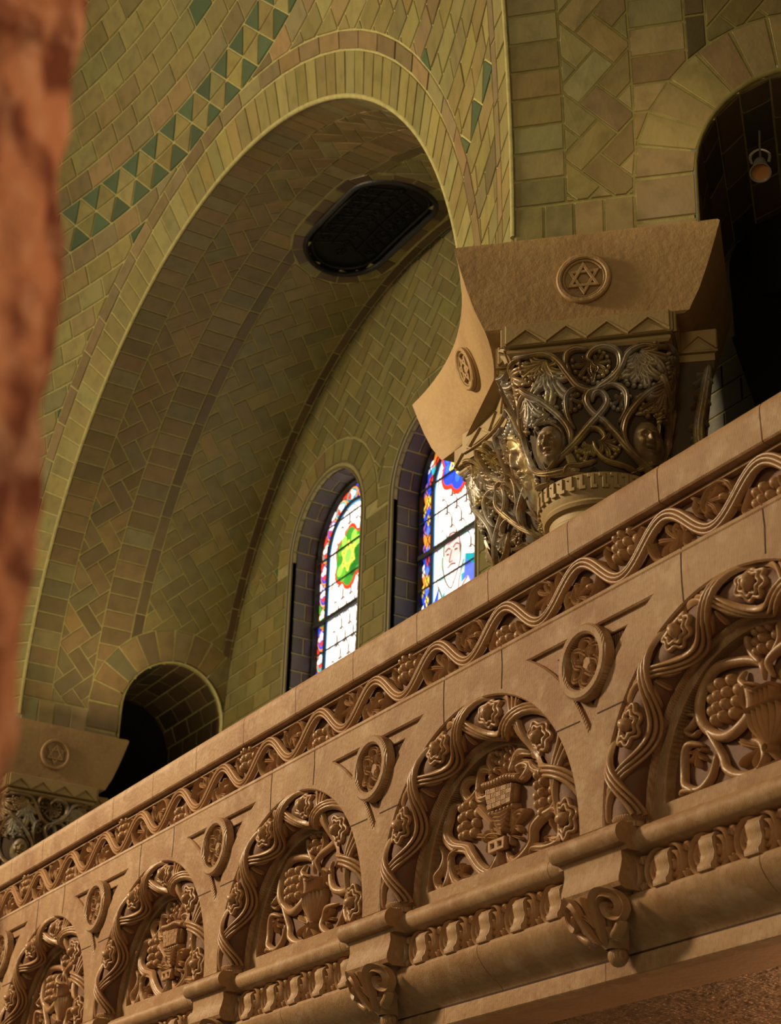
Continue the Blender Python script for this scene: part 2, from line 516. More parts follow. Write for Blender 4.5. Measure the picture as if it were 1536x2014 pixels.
        rows(TT, 0.03, dep, .30, -.3, pi*SA_R+(.25 if jamb else 2.8), .153, lambda d, s, h: TF(s, d, h), DARKT+[(.06, .05, .03)])
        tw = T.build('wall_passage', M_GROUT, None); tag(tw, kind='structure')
        TT.build('tiles', M_TILE, tw, smooth=False); DK.build('shade_cap', M_DARK, tw, smooth=False)  # black sheet standing in for the unlit depth of the passage
        RR = MB()
        ribbon(RR, [(s, .0) for s in fr(-.30, pi*SA_R+.30, 30)], .035, .018, lambda s, d, h: TF(s, d-.012, h*.6+.0), PROF_R, 1)
        tr = RR.build('trim_1', M_GROUT); tag(tr, kind='structure')
    return BF, g
VASE = {'stems': [([(0.022,0.276),(0.026,0.311),(0.001,0.343),(-0.068,0.369),(-0.175,0.381),(-0.249,0.355),(-0.281,0.296),(-0.273,0.229),(-0.236,0.179),(-0.165,0.149),(-0.094,0.158),(-0.054,0.2),(-0.05,0.263),(-0.079,0.304),(-0.065,0.334)],0.0585),([(-0.259,0.205),(-0.211,0.131),(-0.187,0.084),(-0.159,0.037),(-0.104,0.005),(-0.03,0.003),(0.013,0.033),(-0.006,0.082),(-0.056,0.109)],0.0507),([(-0.208,0.102),(-0.243,0.045),(-0.297,0.011),(-0.357,0.033),(-0.375,0.083),(-0.364,0.145),(-0.332,0.167),(-0.279,0.151)],0.0468),([(-0.351,0.272),(-0.302,0.253),(-0.317,0.223),(-0.347,0.213),(-0.32,0.193),(-0.28,0.2)],0.0312),([(-0.394,0.011),(-0.377,0.024),(-0.324,0.013),(-0.307,-0.0)],0.0351),([(0.059,0.275),(0.047,0.32),(0.081,0.348),(0.151,0.368),(0.235,0.374),(0.324,0.342),(0.378,0.283),(0.388,0.22),(0.362,0.171),(0.296,0.149),(0.222,0.165),(0.179,0.208),(0.16,0.268),(0.189,0.293)],0.0585),([(0.368,0.176),(0.339,0.121),(0.314,0.093),(0.314,0.052),(0.361,0.009),(0.417,0.006)],0.0468),([(0.32,0.098),(0.291,0.043),(0.228,0.001),(0.17,-0.002),(0.117,0.035),(0.121,0.075),(0.16,0.105),(0.244,0.106)],0.0468),([(0.021,0.329),(-0.021,0.371),(-0.04,0.411),(-0.034,0.438)],0.0429),([(0.053,0.333),(0.099,0.383),(0.114,0.423),(0.145,0.434),(0.187,0.408),(0.163,0.394)],0.039),([(-0.011,0.248),(-0.05,0.263),(-0.044,0.281),(-0.006,0.269)],0.0273),([(0.098,0.239),(0.117,0.27),(0.161,0.254),(0.138,0.224),(0.166,0.194)],0.0273)],'grapes': [(-0.177,0.256,0.074,0.069),(0.028,0.396,0.054,0.046),(0.391,0.104,0.055,0.068)],'fans': [((-0.305,0.149),(-0.31,0.085),110,5),((0.261,0.323),(0.264,0.232),130,5),((-0.008,0.072),(-0.127,0.08),90,4),((0.13,0.053),(0.212,0.078),80,4),((0.336,0.292),(0.338,0.217),60,3)],'body': [(-0.051,0.199),(0.117,0.186),(0.102,0.12),(0.065,0.065),(0.033,0.068),(-0.022,0.137)],'neck': [(-0.009,0.251),(0.069,0.249),(0.082,0.213),(-0.005,0.215)],'foot': [(0.048,0.048),(0.028,-0.004),(0.135,-0.004)]}
BASK = {'stems': [([(0.005,0.058),(-0.01,0.018),(-0.064,-0.001),(-0.119,0.028),(-0.168,0.083),(-0.217,0.124),(-0.301,0.152),(-0.34,0.198),(-0.341,0.259),(-0.304,0.297),(-0.246,0.297)],0.0819),([(-0.267,0.132),(-0.318,0.116),(-0.326,0.063),(-0.334,0.011),(-0.371,-0.005),(-0.406,0.016),(-0.407,0.053),(-0.374,0.082),(-0.367,0.126),(-0.392,0.173)],0.0624),([(-0.314,0.101),(-0.313,0.047),(-0.272,0.001),(-0.199,-0.002),(-0.135,-0.005)],0.0585),([(0.059,0.051),(0.068,0.021),(0.112,0.001),(0.164,0.015),(0.209,0.052),(0.233,0.098),(0.282,0.129),(0.34,0.144),(0.391,0.18),(0.414,0.225),(0.4,0.274),(0.357,0.301),(0.299,0.298),(0.262,0.294)],0.0819),([(0.304,0.137),(0.354,0.138),(0.391,0.11),(0.403,0.063),(0.377,0.027),(0.324,0.039)],0.0663),([(0.197,0.003),(0.23,0.024),(0.303,0.012),(0.374,0.019),(0.402,0.038),(0.426,0.007),(0.452,0.026)],0.0585),([(0.135,0.297),(0.184,0.301),(0.197,0.332),(0.166,0.349),(0.139,0.34),(0.15,0.319)],0.0663),([(0.207,0.354),(0.226,0.318),(0.262,0.299),(0.303,0.324),(0.296,0.365),(0.26,0.382),(0.237,0.368),(0.252,0.348)],0.0663),([(0.085,0.336),(0.097,0.369),(0.12,0.395),(0.166,0.4),(0.226,0.377)],0.0858),([(0.074,0.357),(0.12,0.386),(0.124,0.421),(0.093,0.439),(0.07,0.429)],0.0507),([(-0.06,0.356),(-0.052,0.381),(-0.092,0.392),(-0.124,0.372),(-0.132,0.319),(-0.107,0.284),(-0.063,0.288),(-0.059,0.319),(-0.092,0.336)],0.0624),([(-0.132,0.365),(-0.19,0.377),(-0.226,0.352),(-0.205,0.305),(-0.148,0.309),(-0.124,0.335)],0.0624),([(-0.028,0.366),(-0.046,0.407),(-0.041,0.443),(-0.013,0.44)],0.0507)],'grapes': [(-0.21,0.214,0.066,0.068),(0.283,0.211,0.064,0.075)],'fans': [((0.011,0.127),(-0.147,0.268),40,3),((-0.01,0.119),(-0.145,0.154),60,3),((-0.026,0.105),(-0.072,0.067),50,2),((0.067,0.141),(0.188,0.274),18,2),((0.07,0.122),(0.187,0.178),30,3),((0.074,0.108),(0.142,0.08),70,3),((-0.248,0.02),(-0.225,0.077),100,4),((-0.281,0.054),(-0.257,0.076),60,2),((0.374,0.036),(0.289,0.085),110,4),((0.465,0.077),(0.433,0.178),26,3),((-0.364,0.035),(-0.368,0.154),14,1),((0.035,0.331),(0.027,0.443),34,5)],'body': [(-0.055,0.299),(0.124,0.286),(0.112,0.218),(-0.035,0.22)],'rim': [(-0.075,0.325),(-0.012,0.321),(0.066,0.323),(0.135,0.306)],'neck': [(-0.023,0.204),(0.086,0.2),(0.055,0.139),(0.028,0.141)],'belt': [(-0.03,0.105),(0.067,0.101),(0.082,0.057),(-0.024,0.058)]}
CAP = {'stems': [([(-0.348,0.586),(-0.284,0.574),(-0.195,0.576),(-0.135,0.536),(-0.089,0.465),(-0.044,0.401),(0.016,0.378),(0.049,0.397),(0.109,0.435),(0.142,0.484),(0.136,0.55),(0.08,0.584),(0.026,0.571),(-0.001,0.536),(0.025,0.513)],0.0339),([(0.387,0.584),(0.317,0.563),(0.239,0.572),(0.178,0.54),(0.15,0.484),(0.109,0.42),(0.049,0.388),(-0.001,0.372),(-0.015,0.328),(0.007,0.281),(0.059,0.231),(0.109,0.166),(0.148,0.111),(0.21,0.046),(0.266,0.012),(0.317,0.006)],0.0339),([(-0.102,0.513),(-0.094,0.566),(-0.054,0.588),(-0.0,0.574)],0.0286),([(-0.095,0.52),(-0.07,0.433),(-0.004,0.391)],0.026),([(0.009,0.378),(-0.064,0.398),(-0.105,0.353),(-0.099,0.262),(-0.073,0.208)],0.026),([(0.049,0.397),(0.115,0.395),(0.16,0.354),(0.157,0.28),(0.12,0.217)],0.026),([(0.008,0.326),(0.019,0.362),(0.049,0.37),(0.074,0.334),(0.061,0.29),(-0.007,0.215),(-0.094,0.128),(-0.2,0.051),(-0.223,0.006)],0.0339),([(-0.325,0.442),(-0.284,0.396),(-0.217,0.351),(-0.132,0.266),(-0.093,0.195),(-0.097,0.136)],0.0326),([(0.355,0.43),(0.311,0.39),(0.258,0.351),(0.197,0.29),(0.151,0.221),(0.141,0.148),(0.172,0.086),(0.229,0.037),(0.283,0.039),(0.321,0.115),(0.334,0.201)],0.0326),([(-0.255,0.227),(-0.226,0.127),(-0.208,0.052),(-0.154,0.083),(-0.123,0.139),(-0.132,0.206),(-0.185,0.249),(-0.244,0.248)],0.0156),([(-0.094,0.136),(-0.021,0.202),(0.032,0.196),(0.058,0.157),(0.037,0.141)],0.0234),([(0.059,0.194),(0.103,0.174),(0.141,0.119)],0.0169),([(0.005,0.148),(0.017,0.102),(0.055,0.055),(0.119,0.034),(0.196,0.01)],0.0221),([(-0.135,0.012),(-0.108,0.042),(-0.049,0.043),(0.016,0.058)],0.0195)],'grapes': [],'fans': [((-0.196,0.547),(-0.304,0.482),60,5),((-0.196,0.547),(-0.217,0.366),40,4),((-0.189,0.515),(-0.131,0.311),50,4),((-0.196,0.524),(-0.123,0.446),80,4),((-0.291,0.389),(-0.252,0.256),70,4),((-0.185,0.287),(-0.271,0.281),60,4),((0.238,0.55),(0.373,0.48),50,4),((0.238,0.534),(0.259,0.373),60,5),((0.218,0.537),(0.181,0.397),70,4),((0.23,0.512),(0.192,0.321),30,2),((0.323,0.366),(0.306,0.248),80,4),((0.296,0.324),(0.216,0.273),50,3),((0.012,0.523),(-0.043,0.452),110,5),((0.025,0.506),(0.098,0.513),110,5),((0.038,0.497),(0.016,0.415),60,3),((-0.097,0.368),(-0.055,0.303),90,4),((0.147,0.341),(0.112,0.284),90,4),((0.031,0.145),(0.121,0.092),70,5),((0.004,0.126),(-0.062,0.074),70,4),((-0.022,0.136),(-0.036,0.093),60,3)],'faces': [(-0.189,0.149),(0.244,0.134)]}
BA, ceilA = bay(0.0, 0.0-.10, pi*RB+.10, 'ceiling', None, True)
BBf, ceilB = bay(-pi/4, -.10, 3.6, 'ceiling', None, False)

# ---- pendentive sphere over the bays, ring courses following each arch
def arc_face(rot, a_lo, a_hi):
    """voussoir face of a big arch, lying on the sphere round the bay axis"""
    al0 = math.asin(RB/RS)
    def AF(s, e, h):      # s: arc length from left springing, e: distance outward from the arris
        th = pi-s/RB
        al = al0+e/RS; r = (RS-h)
        if s < 0:  th = pi
        if s > pi*RB: th = 0
        x, z, y = r*sin(al)*cos(th), r*sin(al)*sin(th), r*cos(al)
        if s < 0: z = s
        if s > pi*RB: z = -(s-pi*RB)
        return rotz((X0+x, YC+y, ZS+z), rot)
    M = MB(); n = int((a_hi-a_lo)/.105)
    rows(M, a_lo, a_hi, .155, .012, .30, 1, AF, SAGE, (), 0)
    rows(M, a_lo, a_hi, .30, .305, .43, 1, AF, BROWN+[(.15, .10, .045)], (), 0)
    G = MB(); grid(G, AF, fr(a_lo, a_hi, 80), fr(0, .44, 4))
    g = G.build('trim_2', M_GROUT); tag(g, kind='structure')
    M.build('tiles', M_TILE, g, smooth=False)
    R = MB(); ribbon(R, [(s, .004) for s in fr(a_lo, a_hi, 90)], .035, .016, AF, PROF_R, 1)
    R.build('arris', M_GROUT, g)
arc_face(0.0, 0.0, pi*RB)
arc_face(-pi/4, 0.0, 3.6)

def SF(u, z, h):          # u: azimuth*10, z above springing
    rho = sqrt(max(.01, (RS-h)**2-z*z)); ph = u/10
    return (X0+rho*sin(ph), YC+rho*cos(ph), ZS+z)
def ringd(k):
    ax = (sin(k*pi/4), cos(k*pi/4))
    al0 = math.asin(RB/RS)+.43/RS
    def f(u, z):
        if z < 0: z = 0
        rho = sqrt(max(.01, RS*RS-z*z)); d = (rho*sin(u/10)*ax[0]+rho*cos(u/10)*ax[1])/RS
        return math.acos(max(-1, min(1, d)))*RS-al0*RS
    return f
rd0, rd1, rd2 = ringd(0), ringd(1), ringd(-1)
G = MB(); us = fr(-8.0, 4.6, 150); vs = fr(0, 6.8, 85); k = len(vs)
for u in us:
    for v in vs: G.v.append(SF(u, v, 0))
for i in range(len(us)-1):
    for j in range(k-1):
        c = ((us[i]+us[i+1])/2, (vs[j]+vs[j+1])/2)
        if min(rd0(*c), rd1(*c), rd2(*c)) < -.12: continue
        G.face([i*k+j, (i+1)*k+j, (i+1)*k+j+1, i*k+j+1])
gs = G.build('wall_nave', M_GROUT); tag(gs, kind='structure')
M = MB(); CH = .171
cl = [rd0, rd1, rd2]
nrow = int(6.8/CH)
def band_row(z0, z1, up):
    u = -8.0; cw = .32
    while u < 4.6:
        g_, l_ = GREEN, SAGE
        m = u+cw/2
        A, B, C, D = (u, z0), (u+cw, z0), (u+cw, z1), (u, z1)
        if up:
            tile(M, [A, B, (m, z1)], SF, pick(l_), clips=cl)
            tile(M, [(m, z1), B, (u+cw*1.5, z1)], SF, pick(g_), clips=cl)
        else:
            tile(M, [D, (m, z0), C], SF, pick(l_), clips=cl)
            tile(M, [(m, z0), (u+cw*1.5, z0), C], SF, pick(g_), clips=cl)
        u += cw
for j in range(nrow):
    z0, z1 = j*CH, (j+1)*CH
    if j in (22, 7, 31): band_row(z0, z1, False); continue
    if j in (23, 32): band_row(z0, z1, True); continue
    u = -8.0-(j % 2)*.17
    pal = (BROWN+[(.13, .10, .04)] if (j % 9 == 4 or j in (21, 24)) else SAGE+SAGE+OLIVE)
    while u < 4.6:
        tile(M, [(u, z0), (u+.34, z0), (u+.34, z1), (u, z1)], SF, pick(GREEN) if random.random() < .02 else pick(pal), gap=.013, clips=cl)
        u += .34
M.build('tiles', M_TILE, gs, smooth=False)

# ---- end wall of the bay with round-headed windows
def EW(x, z, h): return (x, YE-h, z)
WIN = [(-12.19, 6.40), (-10.51, 6.32), (-8.92, 6.40)]
WR = .595
def wd(cx, cz):
    return lambda x, z: (hypot(x-cx, z-cz) if z > cz else abs(x-cx))
inb = lambda x, z: (RB-hypot(x-X0, z-ZS)) if z > ZS else RB-abs(x-X0)
G = MB(); outer = [(X0-RB, 4.3)]+[(X0-RB*cos(t), ZS+RB*sin(t)) for t in fr(0, pi, 60)]+[(X0+RB, 4.3)]
holes = [[(cx-WR, 4.5)]+[(cx-WR*cos(t), cz+WR*sin(t)) for t in fr(0, pi, 32)]+[(cx+WR, 4.5)] for cx, cz in WIN]
plate(G, [outer]+holes, -.04, 0.0, EW, 0.002)
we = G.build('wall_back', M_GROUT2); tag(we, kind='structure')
M = MB()
ocl = [inb]+[(lambda x, z, f=wd(cx, cz): f(x, z)-(WR+.26)) for cx, cz in WIN]
EWP = [(.125, .105, .038), (.12, .10, .04), (.13, .105, .036), (.115, .10, .036)]  # tile colours lowered to carry the dimness of the end wall
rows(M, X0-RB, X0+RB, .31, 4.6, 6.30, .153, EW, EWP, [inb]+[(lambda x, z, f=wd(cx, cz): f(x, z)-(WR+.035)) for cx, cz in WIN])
u = X0-RB
while u < X0+RB:
    for P, c_ in (([(u, 6.30), (u+.24, 6.30), (u+.12, 6.44)], EWP), ([(u+.12, 6.44), (u+.24, 6.30), (u+.36, 6.44)], GREEN if random.random() < .6 else EWP)):
        tile(M, P, EW, pick(c_), clips=ocl)
    u += .24
herring(M, X0-RB, X0+RB, 6.44, ZS+RB, EW, EWP, ocl, ang=pi/4)
for cx, cz in WIN:
    def RW(s, r, h, cx=cx, cz=cz):
        t = s/.72; rr = WR+.035+r
        return EW(cx-rr*cos(t), cz+rr*sin(t), h)
    n = 15
    for i in range(n):
        a, b = .72*pi*i/n, .72*pi*(i+1)/n
        tile(M, [(a, 0), (b, 0), (b, .215), (a, .215)], RW, pick(EWP+[(.15, .11, .05)]), clips=[lambda s, r, cx=cx, cz=cz: inb(cx-(WR+r)*cos(s/.72), cz+(WR+r)*sin(s/.72))])
M.build('tiles', M_TILE, we, smooth=False)

# ---- windows
YG = YE+.27
def sky_c(k=1.0): return (k, k*1.0, k*1.04)
WHITE, RED, BLUE, GRN, YEL, ORG, CYN, PUR = (1.25, 1.25, 1.32), (.75, .05, .02), (.03, .08, .75), (.06, .38, .04), (1.0, .72, .10), (.85, .28, .04), (.03, .42, .55), (.30, .12, .50)
LGRN, PINK, TEAL = (.35, .75, .10), (.95, .66, .70), (.01, .30, .40)
def GF(x, z, h): return (x, YG-h, z)
def poly(M, pts, h, c, t=.004):
    M.col = c; n0 = len(M.v); n = len(pts)
    if parea(pts) < 0: pts = pts[::-1]
    for p in pts: M.v.append(GF(p[0], p[1], h))
    for p in pts: M.v.append(GF(p[0], p[1], h+t))
    M.face([n0+n+i for i in range(n)])
    for i in range(n): M.face([n0+i, n0+(i+1) % n, n0+n+(i+1) % n, n0+n+i])
def lead(M, pts, wd_, h=.012, n=4, closed=False, w0=.0):
    ribbon(M, pts, wd_, h, GF, [(-1, 0), (-1, 1), (1, 1), (1, 0)], n, closed, w0)
mat_roll = mat('dark_roll', (.11, .085, .04), .5)
def window(idx, cx, cz, style):
    # reveal
    R = MB(); ss = fr(-1.9, pi*WR+1.9, 60)
    def RV(s, d, h):
        t = s/WR; r = WR-h
        if t < 0: x, z = cx-r, cz+s
        elif t > pi: x, z = cx+r, cz-(s-pi*WR)
        else: x, z = cx-r*cos(t), cz+r*sin(t)
        return (x, YE+d, z)
    grid(R, RV, ss, [0, .1, .2, .30])
    root = R.build('window_%d' % idx, M_GROUT); tag(root, kind='structure')
    T = MB()
    rows(T, .03, .26, .23, -1.9, pi*WR+1.9, .155, lambda d, s, h: RV(s, d, h), [(.06, .045, .035), (.07, .05, .04), (.075, .058, .05)])
    T.build('reveal_tiles', M_TILE, root, smooth=False)
    T = MB()
    for e in (.0, .05):
        ribbon(T, [(s, e) for s in ss], .020, .014, lambda s, e_, h: (lambda p: (p[0], p[1]-h, p[2]))(RV(s, 0, -e_)), PROF_R, 1)
    T.build('arris_roll', mat_roll, root)
    r_out = WR-.02; bw = .175; r_in = r_out-bw
    def shape(r, zb): return [(cx-r, zb)]+[(cx-r*cos(t), cz+r*sin(t)) for t in fr(0, pi, 30)]+[(cx+r, zb)]
    zb = 4.7
    B = MB(); poly(B, shape(r_out, zb), -.004, (.02, .03, .12)); 
    def at(s, e):      # s arc along centre of border from springing, e across
        r = r_out-bw/2+e
        if s < 0: return (cx-r, cz+s)
        L = pi*(r_out-bw/2)
        if s > L: return (cx+r, cz-(s-L))
        t = s/(r_out-bw/2); return (cx-r*cos(t), cz+r*sin(t))
    def bp(s, e, pts, h, c): poly(B, [at(s+p[0], e+p[1]) for p in pts], h, c)
    def ell(a, b, n=14, ph=0): return [(a*cos(2*pi*i/n+ph), b*sin(2*pi*i/n+ph)) for i in range(n)]
    Ltot = pi*(r_out-bw/2)+1.7
    LD = MB()
    s = -1.7; i = 0
    while s < Ltot:
        if style == 1:
            bp(s, 0, ell(.098, .074), .002, random.choice([ORG, (.9, .45, .15)]))
            bp(s, 0, ell(.082, .058), .006, random.choice([BLUE, TEAL, CYN, GRN]))
            bp(s-.03, 0, ell(.035, .044, 3, pi), .010, RED)
            bp(s+.035, 0, ell(.036, .024, 6), .010, WHITE)
            bp(s+.01, .03, ell(.02, .016, 6), .012, WHITE); bp(s+.01, -.03, ell(.02, .016, 6), .012, PINK)
            for e in (-.07, .07): bp(s+.1, e, ell(.04, .03, 4), .004, random.choice([RED, WHITE, BLUE, GRN]))
            s += .2
        else:
            a = BLUE if i % 2 else ORG; b_ = (.9, .62, .1) if i % 2 else (.10, .22, .85)
            for e in (-1, 1):
                poly(B, [at(s+x, e*y) for x, y in ((-.10, .012), (-.03, .05), (.05, .082), (.09, .05), (.03, .02))], .004, a)
                poly(B, [at(s+x+.1, e*y) for x, y in ((-.07, .082), (-.02, .045), (.05, .05), (.02, .085))], .006, random.choice([b_, RED, WHITE, PUR]))
            bp(s, 0, ell(.055, .026, 4), .008, random.choice([ORG, RED, YEL]))
            bp(s+.075, 0, ell(.045, .03, 4), .008, random.choice([BLUE, CYN, (.1, .2, .8)]))
            lead(LD, [at(s-.1, -.08), at(s, 0), at(s+.1, -.08)], .006, .003, 3, w0=.012); lead(LD, [at(s-.1, .08), at(s, 0), at(s+.1, .08)], .006, .003, 3, w0=.012)
            s += .17; i += 1
    B.build('border_glass', M_GLASS, root, smooth=False)
    C = MB(); poly(C, shape(r_in, zb), .012, (.12, .35, .75)); poly(C, shape(r_in-.03, zb), .016, WHITE)
    # scale pattern of lead lines on the clear field
    sx, sz = .135, .17
    M2 = MB(); row = 0; z = 4.8
    msk = lambda x, z: (hypot(x-cx, z-cz) if z > cz else abs(x-cx)) < r_in-.015
    while z < cz+r_in:
        x = cx-r_in+(row % 2)*sx/2-sx
        while x < cx+r_in+sx:
            p = [(x-sx*.46, z-sz*.3), (x-sx*.46, z+.01), (x-sx*.38, z+sz*.38), (x, z+sz*.62), (x+sx*.38, z+sz*.38), (x+sx*.46, z+.01), (x+sx*.46, z-sz*.3)]
            q = [(x-sx*.28, z-sz*.25), (x-sx*.28, z+.01), (x-sx*.2, z+sz*.26), (x, z+sz*.42), (x+sx*.2, z+sz*.26), (x+sx*.28, z+.01), (x+sx*.28, z-sz*.25)]
            if all(msk(*c) for c in p): 
                ribbon(M2, p, .0085, .002, GF, [(-1, 0), (-1, 1), (1, 1), (1, 0)], 3, w0=.020)
                ribbon(M2, q, .0055, .002, GF, [(-1, 0), (-1, 1), (1, 1), (1, 0)], 3, w0=.020)
            x += sx
        z += sz*.78; row += 1
    C.build('clear_glass', M_GLASS, root, smooth=False)
    M2.build('scale_leading', mat_lead2, root, smooth=False)
    # medallion
    D = MB(); mx, mz = cx-.03, (6.30 if style == 1 else 6.50)
    def lobes(r, k, dp, n=64): return [(mx+(r+dp*abs(cos(k*t/2)))*sin(t), mz+(r+dp*abs(cos(k*t/2)))*1.12*cos(t)) for t in [2*pi*i/n for i in range(n)]]
    if style == 1:
        poly(D, lobes(.215, 6, .05), .022, RED); poly(D, lobes(.185, 6, .05), .028, (.05, .30, .04))
        for i in range(12):
            t = 2*pi*i/12; poly(D, [(mx+(.155+.055*cos(q))*sin(t)-.045*sin(q)*cos(t), mz+1.12*((.155+.055*cos(q))*cos(t)+.045*sin(q)*sin(t))) for q in [2*pi*j/9 for j in range(9)]], .034, random.choice([(.02, .16, .02), LGRN, (.05, .30, .03), (.14, .45, .04)]))
        poly(D, [(mx+.06*cos(t), mz+.07*sin(t)) for t in fr(0, 2*pi, 6)[:-1]], .036, (.25, .62, .1))
    else:
        poly(D, lobes(.225, 6, .05), .022, RED); poly(D, lobes(.19, 6, .05), .028, BLUE)
        for i in range(10):
            t = 2*pi*i/10; poly(D, [(mx+.15*sin(t)+.035*cos(q), mz+.165*cos(t)+.05*sin(q)) for q in [2*pi*j/8 for j in range(8)]], .034, random.choice([BLUE, (.05, .18, .8)]))
        poly(D, [(mx+.05*cos(t), mz+.05*sin(t)) for t in fr(0, 2*pi, 12)[:-1]], .036, YEL)
    for sgn in (1, -1):
        tri = [(mx+.125*cos(sgn*pi/2+2*pi*i/3), mz+.14*sin(sgn*pi/2+2*pi*i/3)) for i in range(3)]
        D.col = (1.0, .80, .12); ribbon(D, [tri[0], tri[1]], .015, .004, GF, [(-1, 0), (-1, 1), (1, 1), (1, 0)], 1, w0=.038)
        ribbon(D, [tri[1], tri[2]], .015, .004, GF, [(-1, 0), (-1, 1), (1, 1), (1, 0)], 1, w0=.038); ribbon(D, [tri[2], tri[0]], .015, .004, GF, [(-1, 0), (-1, 1), (1, 1), (1, 0)], 1, w0=.038)
    D.build('star_medallion', M_GLASS, root, smooth=False)
    if style == 2:      # bearded man in teal and blue robe, half length
        P = MB(); fx, fz = cx-.07, 5.66
        poly(P, [(fx-.28, 4.8), (fx-.30, 5.35), (fx-.22, 5.52), (fx-.10, 5.62), (fx+.12, 5.66), (fx+.30, 5.60), (fx+.38, 5.2), (fx+.4, 4.8)], .024, TEAL)
        poly(P, [(fx-.42, 4.8), (fx-.34, 5.3), (fx-.22, 5.5), (fx-.16, 5.1), (fx-.2, 4.8)], .028, BLUE)
        poly(P, [(fx+.16, 5.6), (fx+.30, 5.5), (fx+.26, 5.2), (fx+.10, 5.35)], .028, (.10, .16, .75))
        poly(P, [(fx-.17, 5.95), (fx-.13, 5.98), (fx-.12, 5.45), (fx-.22, 5.35)], .030, (.55, .80, .70))
        poly(P, [(fx+.13, 5.90), (fx+.17, 5.88), (fx+.14, 5.50), (fx+.06, 5.50)], .030, (.50, .75, .68))
        poly(P, [(fx-.10, 5.68), (fx-.12, 5.4), (fx+.02, 5.15), (fx+.10, 5.45), (fx+.09, 5.68)], .032, (1.1, 1.0, .98))
        head = [(fx-.02+.108*cos(t), fz+.07+.15*sin(t)) for t in fr(0, 2*pi, 26)[:-1]]
        poly(P, head, .036, (.80, .52, .56))
        poly(P, [(fx-.13, fz+.03), (fx-.12, fz-.08), (fx-.06, fz-.2), (fx+.0, fz-.22), (fx+.07, fz-.12), (fx+.10, fz+.0), (fx+.04, fz-.04), (fx-.05, fz-.03)], .040, (.92, .74, .80))
        poly(P, [(fx+.02, 5.28), (fx+.10, 5.42), (fx+.20, 5.45), (fx+.24, 5.38), (fx+.18, 5.30), (fx+.08, 5.22)], .036, PINK)
        P.build('figure_glass', M_GLASS, root, smooth=False)
        Q = MB()
        for l, w_ in (([(fx-.130, fz+.06), (fx-.12, fz+.16), (fx-.02, fz+.22), (fx+.08, fz+.16), (fx+.095, fz+.05), (fx+.10, fz-.05), (fx+.03, fz-.18), (fx-.03, fz-.23), (fx-.10, fz-.15), (fx-.145, fz-.02), (fx-.145, fz+.06)], .009),
                      ([(fx-.11, fz+.09), (fx-.07, fz+.105), (fx-.04, fz+.09)], .010), ([(fx+.0, fz+.09), (fx+.04, fz+.11), (fx+.08, fz+.09)], .010),
                      ([(fx-.09, fz+.06), (fx-.06, fz+.055)], .012), ([(fx+.02, fz+.065), (fx+.06, fz+.06)], .012),
                      ([(fx-.02, fz+.08), (fx-.05, fz-.01), (fx-.01, fz-.015)], .007), ([(fx-.07, fz-.055), (fx-.02, fz-.04), (fx+.04, fz-.055)], .012),
                      ([(fx-.05, fz-.10), (fx-.02, fz-.2)], .004), ([(fx+.02, fz-.09), (fx+.0, fz-.2)], .004), ([(fx-.08, fz+.14), (fx+.05, fz+.15)], .004),
                      ([(fx-.22, 5.52), (fx-.12, 5.3), (fx-.14, 4.9)], .008), ([(fx+.15, 5.6), (fx+.08, 5.4), (fx+.14, 5.05)], .008),
                      ([(fx+.06, 5.24), (fx+.16, 5.33), (fx+.24, 5.38)], .006), ([(fx+.05, 5.30), (fx+.14, 5.40), (fx+.2, 5.44)], .006)):
            ribbon(Q, l, w_, .003, GF, [(-1, 0), (-1, 1), (1, 1), (1, 0)], 5, w0=.042)
        Q.build('figure_leading', mat_lead2, root, smooth=False)
    # bars
    lead(LD, [(x, z) for x, z in shape(r_in, zb)], .018, .02, 2, w0=.02)
    lead(LD, [(x, z) for x, z in shape(r_out-.005, zb)], .022, .05, 2, w0=.0)
    for z, wb in ((5.02, .01), (5.30, .012), (5.55, .012), (5.83, .034), (6.12, .010), (6.40, .016) , (6.68, .010)):
        hw = sqrt(max(.01, r_out**2-max(0, z-cz)**2))
        lead(LD, [(cx-hw, z), (cx+hw, z)], wb, .03 if wb > .02 else .008, 1, w0=.03 if wb > .02 else .044)
    LD.build('glazing_bar', M_LEAD, root, smooth=False)
mat_lead2 = mat('fine_lead', (.16, .09, .05), .7)
window(1, *WIN[0], 1); window(2, *WIN[1], 2); window(3, *WIN[2], 1)

# ---- oval ventilator grille in the crown of the vault
ova, ovy = RB*(pi-radians(90.5)), 1.255
GM = MB()
def OVF(s, e, h): return BA(ova+s, ovy+e, h)
def stad(L, r, n=20): return [(L+r*sin(t), r*cos(t)) for t in fr(0, pi, n)]+[(-L-r*sin(t), -r*cos(t)) for t in fr(0, pi, n)]
def stad_sub(L, r): 
    out = []
    for p in stad(L, r): out.append(p)
    return out
ve = empty('ventilation_grille', BA(ova, ovy, 0)); tag(ve, 'black pierced oval ventilation grille set in the crown of the tiled vault', 'grille')
def sub(o): o.matrix_parent_inverse = Matrix.Translation(-Vector(ve.location)); return o
BK = MB(); n0 = 0
sp = stad(.345, .34)
